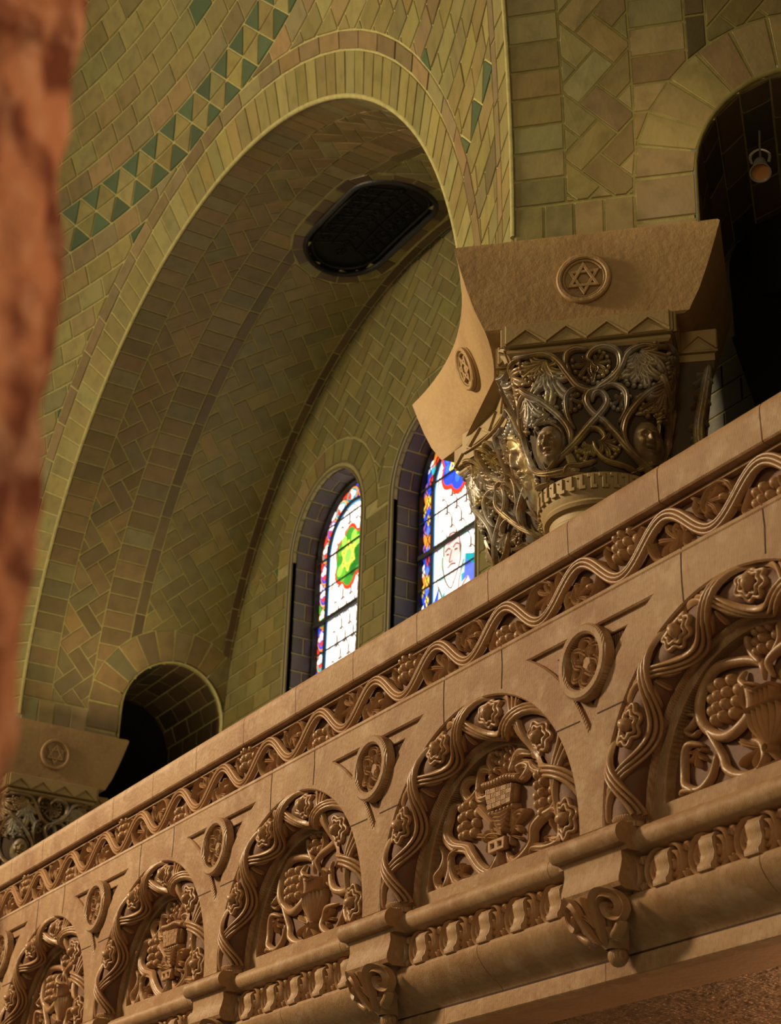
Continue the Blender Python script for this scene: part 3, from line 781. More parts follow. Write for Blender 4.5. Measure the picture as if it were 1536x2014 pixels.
# curved backing plate set a little inside the opening
cols = fr(-.785, .785, 40); rowsv = fr(-1, 1, 10)
for s in cols:
    hw = sqrt(max(0, .44**2-max(0, abs(s)-.345)**2))
    for q in rowsv: BK.v.append(OVF(s, q*hw, -.04))
for i in range(40):
    for j in range(10): BK.face([i*11+j, (i+1)*11+j, (i+1)*11+j+1, i*11+j+1])
sub(BK.build('backing_plate', M_DARK, ve))
FR_ = MB(); ribbon(FR_, stad(.345, .345), .045, .03, OVF, PROF_R, 1, True); ribbon(FR_, stad(.345, .29), .018, .02, OVF, PROF_R, 1, True, w0=-.02)
sub(FR_.build('rim', M_IRON, ve))
LT = MB()
for e in (-.11, .11): ribbon(LT, [(-.42, e), (-.2, e), (0, e), (.2, e), (.42, e)], .012, .015, OVF, PROF_R, 3, w0=-.03)
for i in range(9):
    for e in (-.2, 0, .2):
        s = -.48+i*.12
        if abs(s) > .40 and e: continue
        ribbon(LT, spiral_pts(s, e, .052, .01, i*1.3, 1.6, 12), .010, .012, OVF, PROF_R, 2, w0=-.035)
for i in range(8):
    s = -.42+i*.12; ribbon(LT, [(s-.06, -.27), (s, -.15), (s+.06, 0), (s, .15), (s-.06, .27)], .010, .012, OVF, PROF_R, 3, w0=-.04)
sub(LT.build('scrollwork', M_IRON, ve))
# ------------------------------------------------------------------ piers, impost blocks, columns
CQ = cos(pi/4)
N0 = Vector((X0+RB, YF, 0)); n1 = rotz((X0-RB, YF, 0), -pi/4); N1 = Vector(n1)
def PB(s, n, z): return (N1.x+s*CQ+n*CQ, N1.y+s*CQ-n*CQ, z)
def PA(s, n, z): return (N0.x-n, N0.y+s, z)
def lp(a, b, t): return tuple(lerp(a[i], b[i], t) for i in range(3))
def loop_plan(cb0, cb1, z, sag_n, sag_b, nb=8, nc=16, A0=None, A1=None, square=False):
    """closed plan loop: jamb B side, concave back, jamb A side, concave nave side"""
    b0, b1 = PB(*cb0, z), PB(*cb1, z); a0, a1 = A0 or PA(*cb0, z), A1 or PA(*cb1, z)
    mid_n = Vector(((b0[0]+a0[0])/2, (b0[1]+a0[1])/2, z)); out = (Vector((X0, YC, z))-mid_n).normalized()
    L = []
    L += [lp(b0, b1, i/nb) for i in range(nb)]
    if square:
        b2, a2 = PB(cb1[0]-.02, -.85, z), PA(cb1[0]-.02, -.85, z)
        L += [lp(b1, b2, i/6) for i in range(6)]+[lp(b2, a2, i/4) for i in range(4)]+[lp(a2, a1, i/6) for i in range(6)]
    else: L += [tuple(Vector(lp(b1, a1, i/nc))+out*sag_b*4*(i/nc)*(1-i/nc)) for i in range(nc)]
    L += [lp(a1, a0, i/nb) for i in range(nb)]
    L += [tuple(Vector(lp(a0, b0, i/nc))-out*sag_n*4*(i/nc)*(1-i/nc)) for i in range(nc)]
    return L
def loft(M, loops, cap=True):
    n0 = len(M.v); k = len(loops[0])
    for l in loops: M.v += [tuple(p) for p in l]
    for i in range(len(loops)-1):
        for j in range(k): M.face([n0+i*k+j, n0+i*k+(j+1) % k, n0+(i+1)*k+(j+1) % k, n0+(i+1)*k+j])
    if cap: M.face([n0+j for j in range(k)][::-1]); M.face([n0+(len(loops)-1)*k+j for j in range(k)])
def built(M, name, mt, parent, base, **kw):
    M.v = [(p[0]-base[0], p[1]-base[1], p[2]-base[2]) for p in M.v]
    return M.build(name, mt, parent, **kw)
def star(M, F, r):
    plate(M, [circ(0, 0, r), circ(0, 0, r*.80)[::-1]], 0, .026, F, .006)
    plate(M, [circ(0, 0, r*.79), circ(0, 0, r*.70)[::-1]], 0, .018, F, .004)
    for sg in (1, -1):
        tri = [(r*.68*cos(sg*pi/2+2*pi*i/3), r*.68*sin(sg*pi/2+2*pi*i/3)) for i in range(3)]
        tin = [(r*.44*cos(sg*pi/2+2*pi*i/3), r*.44*sin(sg*pi/2+2*pi*i/3)) for i in range(3)]
        plate(M, [tri, tin[::-1]], 0, .021 if sg > 0 else .020, F, .002)
    plate(M, [[(r*.22*cos(pi*i/3), r*.22*sin(pi*i/3)) for i in range(6)]], 0, .012, F, .003)
ZT, ZB = 4.955, 4.485
def IA(q, z): return (lerp(-7.35, -7.655, q), lerp(4.55, 4.535, q), z)
def impost():
    base = (N1.x*.5+N0.x*.5, N1.y*.5+N0.y*.5, ZB)
    root = empty('impost_block', base)
    M = MB(); L = []
    for t, k in ((0, .985), (.02, 1), (.25, 1), (.5, 1), (.75, 1), (.97, 1), (1, .988)):
        e = (1-k)*1.2
        z = lerp(ZB, ZT, t); q = t**.75
        c0 = (lerp(-.13, -.285, q)+e, lerp(.0, .044, q)-e*.6); c1 = (lerp(.80, .975, q)-e, lerp(0, .03, q)-e*.6)
        L.append(loop_plan(c0, c1, z, .13+.01*(1-t), .30, A0=IA(q, z), A1=PA(c1[0], lerp(.05, .3, q), z), square=True))
    loft(M, L); built(M, 'block', M_STONE, root, base, angle=35)
    S = MB(); star(S, lambda u, v, h: PB(.335+u, .016+.06*v+h, 4.705+v), .128); built(S, 'star_roundel', M_STONE, root, base)
    b0, a0 = Vector(PB(-.285, .044, 0)), Vector(IA(1, 0)); tg = (a0-b0).normalized(); out = Vector((tg.y, -tg.x, 0))
    if out.y > 0: out = -out
    def FN(u, v, h):
        t = (4.715+v-ZB)/(ZT-ZB); q = max(0, t)**.75
        b_, a_ = Vector(PB(lerp(-.13, -.285, q), lerp(0, .044, q), 0)), Vector(IA(q, 0))
        c = (a_+b_)/2-out*((.13+.01*(1-t))-.014-h); c.z = 4.715+v
        return tuple(c-tg*u)
    S = MB(); star(S, FN, .122); plate(S, [circ(0, 0, .125)], -.04, .002, FN, .002); built(S, 'star_roundel', M_STONE, root, base)
    return root
near_imp = impost(); tag(near_imp, 'large brown stone impost block with star roundels, upper right, under the pale tiled jamb', 'impost block', 'impost blocks on the piers')

# ---- column capital
AX_S, AX_N = .345, -.355
def cap_surface(P, side=0):
    ca, sa = [(1, 0), (0, 1), (-1, 0), (0, -1)][side]
    def F(u, v, h):
        t = max(0, min(1, v/.6)); a = lerp(.262, .375, t**.85); p = lerp(2.0, 9, t**.8)
        lim = a*.985
        over = 0
        if abs(u) > lim: over = abs(u)-lim; u = math.copysign(lim, u)
        y = a*(max(0.0, 1-abs(u/a)**p))**(1/p)-over*.8+h
        x = u*(1+h/a*.5)
        X, Y = x*ca+y*sa, -x*sa+y*ca
        return P(AX_S+X, AX_N+Y, 3.745+v)
    return F
def face_mask(M, u0, v0, ru, rv, F, beard=False):
    n, m = 30, 36
    def hgt(x, y):
        r2 = x*x+y*y; h = .055*sqrt(max(0, 1-r2*.92))
        g = lambda cx, cy, sx, sy: math.exp(-((x-cx)/sx)**2-((y-cy)/sy)**2)
        h += .030*math.exp(-(x/.13)**2)*(1 if -.12 < y < .28 else math.exp(-((y-(.28 if y > 0 else -.12))/.09)**2))*(1.0-.5*max(0, (y+.12)/.4))
        h += .012*g(-.15, -.13, .09, .08)+.012*g(.15, -.13, .09, .08)
        for sx in (-1, 1):
            h += .016*g(sx*.34, .38, .26, .08); h -= .022*g(sx*.34, .20, .17, .10); h += .012*g(sx*.34, .19, .12, .055)
            h += .014*g(sx*.48, -.10, .2, .2); h -= .006*g(sx*.30, -.28, .06, .16)
        h += .012*g(0, -.34, .24, .05)+.012*g(0, -.50, .20, .05)-.018*g(0, -.42, .26, .03)+.014*g(0, -.72, .22, .14)
        h -= .006*g(0, .46, .06, .12)+.004*math.sin(y*26)*(1 if y > .55 else 0)*.4
        if beard and (y < -.25 or r2 > .75): h += .008*math.sin(14*atan2(x, y+.25))+.006
        return h
    rows_ = []
    n0 = len(M.v)
    for i in range(n+1):
        for j in range(m):
            r = i/n; a = 2*pi*j/m; x, y = r*cos(a), r*sin(a)
            M.v.append(tuple(F(u0+ru*x, v0+rv*y, hgt(x, y)*ru/.075)))
    for i in range(n):
        for j in range(m): M.face([n0+i*m+j, n0+(i+1)*m+j, n0+(i+1)*m+(j+1) % m, n0+i*m+(j+1) % m])
def scrollwork(M, D, F, su=1.0, sv=1.0, h=.024):
    G_ = lambda u, v, hh: F(u*su, v*sv, hh)
    for k, (pts, wd_) in enumerate(D['stems']):
        ribbon(M, [(p[0], p[1], .004*sin(1.7*i+k)) for i, p in enumerate(pts)], wd_, h, G_, PROF_G, 5, tip='both', w0=.004)
    for a, b, sp, n in D['fans']:
        L = hypot(b[0]-a[0], b[1]-a[1]); an = atan2(b[1]-a[1], b[0]-a[0])
        fan(M, a[0], a[1], an, radians(sp), n, L, max(.022, L*.33), G_, h*.95, .5, w0=.001)
        for q in range(n+2):      # small scalloped lobes at the leaf edge
            t = an+radians(sp)*(q/(n+1)-.5)*1.1
            blob(M, a[0]+L*.93*cos(t), a[1]+L*.93*sin(t), .011, .013, h*.75, G_, t, nu=8, nv=3)
def zigzag(M, F, u0, u1, v0, v1, n):
    dv = v1-v0
    for i in range(n):
        a, b = lerp(u0, u1, i/n), lerp(u0, u1, (i+1)/n)
        plate(M, [[(a+.014, v0-.004), (b-.014, v0-.004), ((a+b)/2, v1-dv*.30)]], 0, .007, F, .003)
    pts = [(u0-.002, v0)]
    for i in range(n): pts += [(lerp(u0, u1, (i+.5)/n), v1), (lerp(u0, u1, (i+1)/n)+(.002 if i == n-1 else 0), v0)]
    ribbon(M, pts, .009, .016, F, [(-1, 0), (-.6, 1), (.6, 1), (1, 0)], 1)
    plate(M, [pts+[(u1+.002, v1+.030), (u0-.002, v1+.030)]], 0, .014, F, .003)
def ringprof(M, P, prof, n=56, cs=None):
    n0 = len(M.v); k = len(prof)
    for i in range(n):
        a = 2*pi*i/n
        for r, z in prof: M.v.append(P(AX_S+r*cos(a), AX_N+r*sin(a), z))
    for i in range(n):
        for j in range(k-1): M.face([n0+i*k+j, n0+((i+1) % n)*k+j, n0+((i+1) % n)*k+j+1, n0+i*k+j+1])
def column(P, base_z=1.9):
    b = P(AX_S, AX_N, base_z); root = empty('column', b)
    M = MB(); ringprof(M, P, [(.0, base_z), (.33, base_z), (.33, base_z+.1), (.29, base_z+.14), (.31, base_z+.2), (.262, base_z+.26), (.25, base_z+.3), (.245, 3.50), (.256, 3.52), (.256, 3.548), (.245, 3.56), (.245, 3.60)])
    built(M, 'shaft', M_SHAFT, root, b)
    M = MB(); ringprof(M, P, [(.245, 3.595), (.268, 3.60), (.276, 3.615), (.268, 3.628), (.270, 3.632), (.288, 3.665), (.290, 3.735), (.275, 3.752), (.2, 3.76)])
    for i in range(36):        # meander notches on the ring
        a0 = 2*pi*i/36
        def RF(u, v, h): return P(AX_S+(.287+h)*cos(a0+u/.287), AX_N+(.287+h)*sin(a0+u/.287), 3.70+v)
        plate(M, [[(-.018, -.038), (.010, -.038), (.010, .018), (.024, .018), (.024, .036), (-.006, .036), (-.006, -.02), (-.018, -.02)]], 0, .012, RF, .002)
    nk = built(M, 'necking_ring', M_SHAFT, root, b)
    M = MB(); F0 = [cap_surface(P, s) for s in range(4)]
    for F in F0:
        grid(M, F, fr(-.36, .36, 24), fr(0, .6, 12), -.012)
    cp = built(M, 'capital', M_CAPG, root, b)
    M = MB(); scrollwork(M, CAP, F0[0])
    built(M, 'scrolled_leafwork', M_CAP, cp, (0, 0, 0)) if False else None
    sw_ = built(M, 'scrolled_leafwork', M_CAP, cp, b)
    for s in (1, 3):
        M = MB(); scrollwork(M, CAP, F0[s]); built(M, 'scrolled_leafwork', M_CAP, cp, b)
    for (u, v) in CAP['faces']:
        M = MB(); face_mask(M, u, v, .064, .086, F0[0]); built(M, 'carved_face', M_CAP, cp, b)
    # square block with zigzag + roll
    M = MB()
    def box(s0, s1, n0_, n1_, z0, z1, bv=.006):
        L = []
        for z, e in ((z0, bv), (z0+bv, 0), (z1-bv, 0), (z1, bv)):
            L.append([P(s0+e, n0_+e, z), P(s1-e, n0_+e, z), P(s1-e, n1_-e, z), P(s0+e, n1_-e, z)])
        loft(M, L)
    box(-.045, .735, -.745, .036, 4.375, 4.487)
    box(-.032, .722, -.73, .022, 4.335, 4.372, .012)
    zigzag(M, lambda u, v, h: P(u, .036+h, v), -.03, .72, 4.38, 4.45, 4)
    zigzag(M, lambda u, v, h: P(.735+h, u, v), -.73, .02, 4.38, 4.45, 4)
    zigzag(M, lambda u, v, h: P(-.045-h, u, v), -.73, .02, 4.38, 4.45, 4)
    built(M, 'abacus', M_SHAFT, root, b, angle=30)
    return root
col_near = column(PB); tag(col_near, 'stone column with gilded scrollwork capital and two carved faces, behind the balustrade at upper right', 'column', 'columns carrying the impost blocks')
col_nearA = column(PA); tag(col_nearA, 'column mostly hidden behind the concave side of the upper right pier', 'column', 'columns carrying the impost blocks')

# ---- pier core with concave nave capital
def core_corners(t):      # t 0 bottom .. 1 top of the capital
    k = t**1.3
    return (lerp(.14, -.10, k), lerp(-.26, -.16, k)), (lerp(.82, .90, k), lerp(-.3, -.2, k))
def pier():
    mid = (N1+N0)/2; base = (mid.x, mid.y, 1.9); root = empty('pier', base)
    M = MB(); c0, c1 = (.16, -.27), (.82, -.3)
    L = []
    for z, e in ((1.9, 0), (3.40, 0), (3.405, -.02), (3.44, -.02), (3.45, -.035), (3.50, -.035), (3.505, 0), (3.62, 0), (3.63, -.03), (3.68, -.045), (3.73, -.045), (3.745, -.02), (3.75, 0)):
        L.append(loop_plan((c0[0]+e, c0[1]-e), (c1[0]-e, c1[1]-e), z, .12, .05))
    loft(M, L); built(M, 'shaft', M_SHAFT, root, base, angle=30)
    M = MB(); L = []
    for t in fr(0, 1, 10):
        a, b_ = core_corners(t); L.append(loop_plan(a, b_, 3.75+.6*t, .12, .1))
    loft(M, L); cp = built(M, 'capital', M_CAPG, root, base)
    M = MB()
    for z0, z1, e in ((4.335, 4.372, .0), (4.375, 4.487, .015)):
        L = []
        for z in (z0, z1): L.append(loop_plan((-.10-e, -.16+e), (.90+e, -.2+e), z, .12, .1))
        loft(M, L)
    out = (Vector((X0, YC, 0))-Vector((mid.x, mid.y, 0))).normalized(); tg = Vector((-out.y, out.x, 0))
    def NF(u, v, h, extra=0.0):    # nave face map: u along face, v height above capital base
        t = max(0, min(1.15, v/.6)); a, b_ = core_corners(min(1, t))
        b0, a0 = Vector(PB(*a, 0)), Vector(PA(*a, 0)); w_ = (b0-a0).length/2
        q = u/w_; over = max(0, abs(q)-1)
        c = (b0+a0)/2; c.z = 3.75+v
        return tuple(c+tg*u+out*(-.12*max(0, 1-q*q)+h+extra-over*w_*.6))
    zigzag(M, lambda u, v, h: NF(u, v-3.75, h, .016), -.56, .56, 4.385, 4.455, 6)
    for P in (PB, PA):
        zigzag(M, lambda u, v, h: P(u, -.145+h, v), -.10, .06, 4.385, 4.455, 1)
        zigzag(M, lambda u, v, h: P(u, -.185+h, v), .75, .91, 4.385, 4.455, 1)
    built(M, 'abacus', M_SHAFT, root, base, angle=30)
    for sgn in (1, -1):
        M = MB(); scrollwork(M, CAP, lambda u, v, h: NF(sgn*u*.62-sgn*.27 if False else sgn*(u*.62)+sgn*.27*lerp(.55, 1, max(0, min(1, v/.6))), v, h+.004), 1.0, 1.0, .036)
        built(M, 'scrolled_leafwork', M_CAP, cp, base)
    M = MB(); face_mask(M, 0, .36, .10, .15, NF, True); grapes(M, 0, .50, .10, .05, NF, size=.018)
    for i in range(9):
        a = -pi/2+(i-4)*.24
        ribbon(M, [(.05*cos(a), .30+.05*sin(a)), (.09*cos(a), .27+.10*sin(a)), (.10*cos(a)+.01*sin(i), .24+.16*sin(a))], .022, .05, NF, PROF_R, 4, tip='both', w0=.01)
    built(M, 'carved_bearded_face', M_CAP, cp, base)
    # leaf corner running down each edge
    for P in (PB, PA):
        M = MB()
        def EF(u, v, h, P=P):
            t = max(0, min(1, v/.6)); a, b_ = core_corners(t)
            return P(a[0]+u+.02, a[1]+h+.005, 3.75+v)
        ribbon(M, [(.02, .56), (.03, .4), (.02, .25), (.0, .1), (.0, .0)], .055, .04, EF, PROF_G, 6, tip='both')
        for v in (.5, .4, .3, .2, .1):
            fan(M, .03, v, -pi/2+.7, .9, 3, .09, .025, EF, .03); 
        built(M, 'corner_leaf', M_CAP, cp, base); M = MB()
        def EF2(u, v, h, P=P):
            t = max(0, min(1, v/.6)); a, b_ = core_corners(t)
            return P(b_[0]-u-.02, b_[1]+h+.005, 3.75+v)
        ribbon(M, [(.0, .56), (.01, .4), (.02, .25), (.0, .1), (.0, .0)], .055, .05, EF2, PROF_G, 6, tip='both')
        for v in (.52, .42, .32, .22, .12): fan(M, .0, v, -pi/2+.5, 1.3, 4, .10, .026, EF2, .045)
        built(M, 'corner_leaf', M_CAP, cp, base)
    return root
pier_near = pier(); tag(pier_near, 'pier with concave bearded-face capital, behind the balustrade at upper right beside the stained glass', 'pier', 'piers of the rotunda')

def rot_copy(root):
    c = copy_tree(root); p = rotz(root.location, pi/4); c.location = p; c.rotation_euler = (0, 0, pi/4); return c
far = [(near_imp, 'smaller-looking brown impost block with star roundel at far left, by the dark passage arch'),
       (col_near, 'column with silvery scrollwork capital at far left, behind the balustrade'),
       (col_nearA, 'column on the hidden far side of the left pier'),
       (pier_near, 'pier at far left behind the rough foreground pillar')]
for r, l in far: c = rot_copy(r); c['label'] = l

# pier masonry above the imposts and walls linking the jambs (closing the solid between two bays)
M = MB()
b0, a0 = PB(0.01, -.012, 0), PA(.01, -.012, 0); b1, a1 = PB(.86, -.02, 0), PA(.86, -.02, 0)
for z0, z1 in ((4.94, 5.02),):
    M.add([(*b0[:2], z0), (*b1[:2], z0), (*a1[:2], z0), (*a0[:2], z0), (*b0[:2], z1), (*b1[:2], z1), (*a1[:2], z1), (*a0[:2], z1)], [(0, 1, 2, 3), (4, 5, 6, 7), (0, 1, 5, 4), (1, 2, 6, 5), (2, 3, 7, 6), (3, 0, 4, 7)])
tag(M.build('wall_pier', M_GROUT, smooth=False), kind='structure')
# tiled end wall of the neighbouring bay
G = MB(); T2 = MB(); EB = lambda x, z, h: rotz((x, YE-h, z), -pi/4)
grid(G, EB, fr(X0-RB, X0, 6), fr(1.4, 8.4, 6)); wb = G.build('wall_right', M_GROUT2); tag(wb, kind='structure')
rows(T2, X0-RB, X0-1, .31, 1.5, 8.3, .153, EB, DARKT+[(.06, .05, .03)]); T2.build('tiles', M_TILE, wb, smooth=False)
G = MB(); T2 = MB(); EG = lambda x, z, h: (x, 6.10-h, z)
grid(G, EG, fr(-7.17, -2.6, 6), fr(1.4, 6.2, 6)); wb = G.build('wall_gallery', M_GROUT2, smooth=False); tag(wb, kind='structure')
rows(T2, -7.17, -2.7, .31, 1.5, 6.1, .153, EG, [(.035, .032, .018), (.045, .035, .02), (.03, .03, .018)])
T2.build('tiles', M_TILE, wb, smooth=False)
# gallery back wall below the windows and behind the passages
M = MB()
M.add([(-14.4, YE+.31, -1.6), (-6.9, YE+.31, -1.6), (-6.9, YE+.31, 4.6), (-14.4, YE+.31, 4.6)], [(0, 1, 2, 3)])
tag(M.build('wall_gallery', M_GROUT, smooth=False), kind='structure')

# spotlight inside the right-hand passage arch
sp = empty('spotlight', PB(1.165, -.2, 5.40)); tag(sp, 'small grey cone spotlight hanging inside the dark right-hand passage arch', 'spotlight')
M = MB(); d_ = Vector((.35, -.35, -.87)).normalized(); ax = d_.cross(Vector((0, 0, 1))).normalized(); ay = d_.cross(ax)
def cyl(M, prof, o=Vector((0, 0, 0)), n=24):
    n0 = len(M.v); k = len(prof)
    for i in range(n):
        a = 2*pi*i/n
        for r, z in prof: M.v.append(tuple(o+d_*z+ax*r*cos(a)+ay*r*sin(a)))
    for i in range(n):
        for j in range(k-1): M.face([n0+i*k+j, n0+((i+1) % n)*k+j, n0+((i+1) % n)*k+j+1, n0+i*k+j+1])
cyl(M, [(0, -.02), (.022, -.02), (.03, .0), (.034, .04), (.05, .11), (.052, .115), (.047, .115), (.03, .05)])
M.build('housing', M_LAMP, sp)
M = MB(); cyl(M, [(0, .095), (.02, .096), (.046, .10)]); M.build('lens', mat('lens', (.35, .16, .06), .3), sp)
M = MB(); ribbon(M, [(0, 0), (.0, .10), (.02, .19)], .012, .012, lambda u, v, h: (u*.3, h+.0, v), PROF_R, 4); ribbon(M, [(-.04, .0), (-.045, .05), (0, .08), (.045, .05), (.04, 0)], .012, .01, lambda u, v, h: (u*.7, u*.7+h, v), PROF_R, 4)
M.build('bracket', M_LAMP, sp)
# ------------------------------------------------------------------ carved gallery parapet
YP = 3.50; PITCH = 1.427; NB = 6
XC = [-3.983-PITCH*i for i in range(NB)]
XR, XL = XC[0]+PITCH/2, XC[-1]-PITCH/2
ZC = 1.69
def FP(x, z, h): return (x, YP-h, z)
par = empty('gallery_parapet', (XL, YP+.2, 1.24)); tag(par, 'long carved terracotta gallery parapet with arched fruit panels running up to the right', 'parapet')
pbase = Vector(par.location)
def pb(M, name, mt, parent=par, **kw): return built(M, name, mt, parent, pbase, **kw)
RO, RSX = .645, .785
# wall plate with arch openings and curved-triangle recesses
z0, z1 = 1.665, 2.497
outer = [(XL, z0), (XR, z0), (XR, z1), (XL, z1)]
def opening(c, r, zb, n=44, zc=ZC): return [(c+r, zb)]+[(c+r*cos(t), zc+r*sin(t)) for t in fr(0, pi, n)]+[(c-r, zb)]
def tri(cr_, off=0.0):       # between arch centred cr_-PITCH/2 and cr_+PITCH/2
    r = RSX+off; cl_, crr = cr_-PITCH/2, cr_+PITCH/2; zt = 2.383-off
    t0 = math.asin((zt-ZC)/r); t1 = math.acos((PITCH/2)/r)
    return [(cl_+r*cos(t), ZC+r*sin(t)) for t in fr(t0, t1, 14)]+[(crr-r*cos(t), ZC+r*sin(t)) for t in fr(t1, t0, 14)][1:]
XS = [XC[i]-PITCH/2 for i in range(-1+1, NB-1)]
loops = [outer]
for c in XC: loops.append(opening(c, RO, z0+.0005)[::-1])
for x in XS: loops.append(tri(x)[::-1])
M = MB()
# body pieces: one plate per arch block so that openings reach the sill
plate(M, [[(XL, z0)]+[(c_+dx, zz) for c_ in XC[::-1] for dx, zz in [(-RO*1.0, z0)]+[(-RO*cos(t), ZC+RO*sin(t)) for t in fr(0, pi, 44)]+[(RO, z0)]]+[(XR, z0), (XR, z1), (XL, z1)]]+[tri(x)[::-1] for x in XS], -.05, 0.0, FP, .006)
pb(M, 'arcade_face', M_TERRA, angle=30)
for x in XS:
    M = MB()
    plate(M, [tri(x, -.004), tri(x, .045)[::-1]], -.034, -.018, FP, .003)
    pb(M, 'spandrel_margin', M_TERRA, angle=30)
for x in XS:
    M = MB()
    plate(M, [tri(x, -.002)], -.055, -.036, FP, .001)
    for i in range(-22, 23):
        u = x+i*.013
        dz = sqrt(max(0, (RSX+.05)**2-(PITCH/2-abs(i*.013))**2))
        zb = ZC+dz
        if zb < 2.32: ribbon(M, [(u, zb), (u, 2.335)], .009, .008, FP, PROF_R, 1, w0=-.036)
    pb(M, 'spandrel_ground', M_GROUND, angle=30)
# thick core of the parapet behind everything
M = MB()
M.add([(XL, YP+.17, 1.30), (XR, YP+.17, 1.30), (XR, YP+.17, 2.72), (XL, YP+.17, 2.72), (XL, YP+.33, 1.30), (XR, YP+.33, 1.30), (XR, YP+.33, 2.72), (XL, YP+.33, 2.72)],
      [(0, 1, 2, 3), (4, 5, 6, 7), (0, 1, 5, 4), (3, 2, 6, 7), (0, 3, 7, 4), (1, 2, 6, 5)])
pb(M, 'core', M_GROUND, smooth=False)

# ---- coping in blocks
def sweep(M, prof, x0, x1, closed=True):
    n0 = len(M.v); k = len(prof)
    for x in (x0, x1):
        for y, z in prof: M.v.append((x, y, z))
    for j in range(k if closed else k-1): M.face([n0+j, n0+(j+1) % k, n0+k+(j+1) % k, n0+k+j])
    if closed: M.face([n0+j for j in range(k)]); M.face([n0+k+j for j in range(k)][::-1])
CO = [(3.52, 2.698), (3.503, 2.700), (3.498, 2.706), (3.494, 2.80), (3.495, 2.822), (3.503, 2.838), (3.52, 2.847), (3.86, 2.855), (3.875, 2.84), (3.875, 2.70), (3.60, 2.70)]
M = MB(); xs = []; x = -4.795+.512*3
while x > XL-.5: xs.append(x); x -= .512
xs = [XR]+[x for x in xs if XL+.05 < x < XR-.05]+[XL]
for a, b in zip(xs[1:], xs[:-1]): sweep(M, CO, a+.002, b-.002)
cop = pb(M, 'coping', M_TERRA, angle=30)
M = MB(); sweep(M, [(3.53, 2.702), (3.505, 2.71), (3.502, 2.80), (3.52, 2.838), (3.86, 2.845), (3.86, 2.705)], XL+.01, XR-.01); pb(M, 'coping_joint', M_JOINT, cop, smooth=False)

# ---- frieze: recessed ground, running vine
M = MB()
sweep(M, [(3.556, 2.492), (3.556, 2.705), (3.66, 2.705), (3.66, 2.492)], XL, XR)
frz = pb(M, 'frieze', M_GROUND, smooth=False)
M = MB()
sweep(M, [(3.50, 2.478), (3.497, 2.484), (3.50, 2.497), (3.512, 2.503), (3.55, 2.506), (3.56, 2.48)], XL, XR)
sweep(M, [(3.552, 2.708), (3.530, 2.690), (3.527, 2.680), (3.552, 2.678)], XL, XR)
pb(M, 'frieze_moulding', M_TERRA, frz, angle=30)
FZ = 2.592; AMP = .068; HW = .2378
def FF(x, z, h): return (x, 3.556-h, z)
M = MB(); pts = []; x = XL+.03
while x < XR-.03: pts.append((x, FZ+AMP*cos(pi*(x+5.24)/HW))); x += HW/6
ribbons(M, pts, (-.0145, 0, .0145), .0175, .022, FF, 2, w0=.020)
pb(M, 'vine_stem', M_RELIEF, frz)
def motif(kind, up):
    s = 1 if up else -1
    F = lambda u, v, h: FF(u, FZ+s*v, h)
    M = MB()
    if kind == 0:
        grapes(M, .0, .045, .068, .050, F, 0, .021, .030)
        ribbon(M, [(.06, .0), (.075, .04), (.10, .075), (.12, .07)], .018, .03, F, PROF_R, 4, tip='both')
        fan(M, .09, .02, .9, 1.6, 3, .06, .024, F, .03)
        ribbon(M, [(-.07, -.01), (-.09, .03), (-.105, .06), (-.09, .078), (-.075, .06)], .016, .028, F, PROF_R, 4, tip='both')
    elif kind == 1:
        ribbon(M, [(-.10, -.05), (-.09, .02), (-.05, .075), (.01, .082), (.055, .05), (.05, .0), (.0, -.01), (-.02, .02)], .026, .036, F, PROF_G, 5, tip='end')
        fan(M, .045, .03, pi*1.08, 1.7, 5, .10, .032, F, .034, .6)
        ribbon(M, [(.06, -.02), (.09, .02), (.085, .06), (.11, .085), (.13, .06)], .018, .03, F, PROF_R, 4, tip='both')
        ribbon(M, [(.09, .02), (.115, .02), (.125, .045)], .014, .028, F, PROF_R, 4, tip='both')
    else:
        ribbon(M, [(.11, -.04), (.095, .03), (.05, .078), (-.02, .078), (-.06, .04), (-.04, .0), (.0, .01), (.01, .035)], .026, .036, F, PROF_G, 5, tip='end')
        fan(M, -.05, .045, -.2, 1.6, 5, .105, .032, F, .034, .5)
        fan(M, -.05, .03, pi*.75, 1.2, 3, .06, .02, F, .03, .5)
        ribbon(M, [(-.08, .0), (-.10, .04), (-.09, .07), (-.115, .085)], .018, .03, F, PROF_R, 4, tip='both')
        blob(M, .04, .03, .02, .014, .034, F)
    return M
cache = {}
i0 = int((XL+5.24)/HW)-1; names = {0: 'grape_cluster', 1: 'leaf_scroll', 2: 'leaf_scroll'}
for i in range(i0, 30):
    x = -5.24+HW*i
    if x < XL+.13 or x > XR-.13: continue
    up = (i % 2 != 0); kd = i % 3
    key = (kd, up)
    if key not in cache:
        o = motif(kd, up).build(names[kd], M_RELIEF, frz); cache[key] = o
    else:
        o = cache[key].copy(); COL.objects.link(o); o.parent = frz
    o.location = Vector((x, 0, 0))-pbase

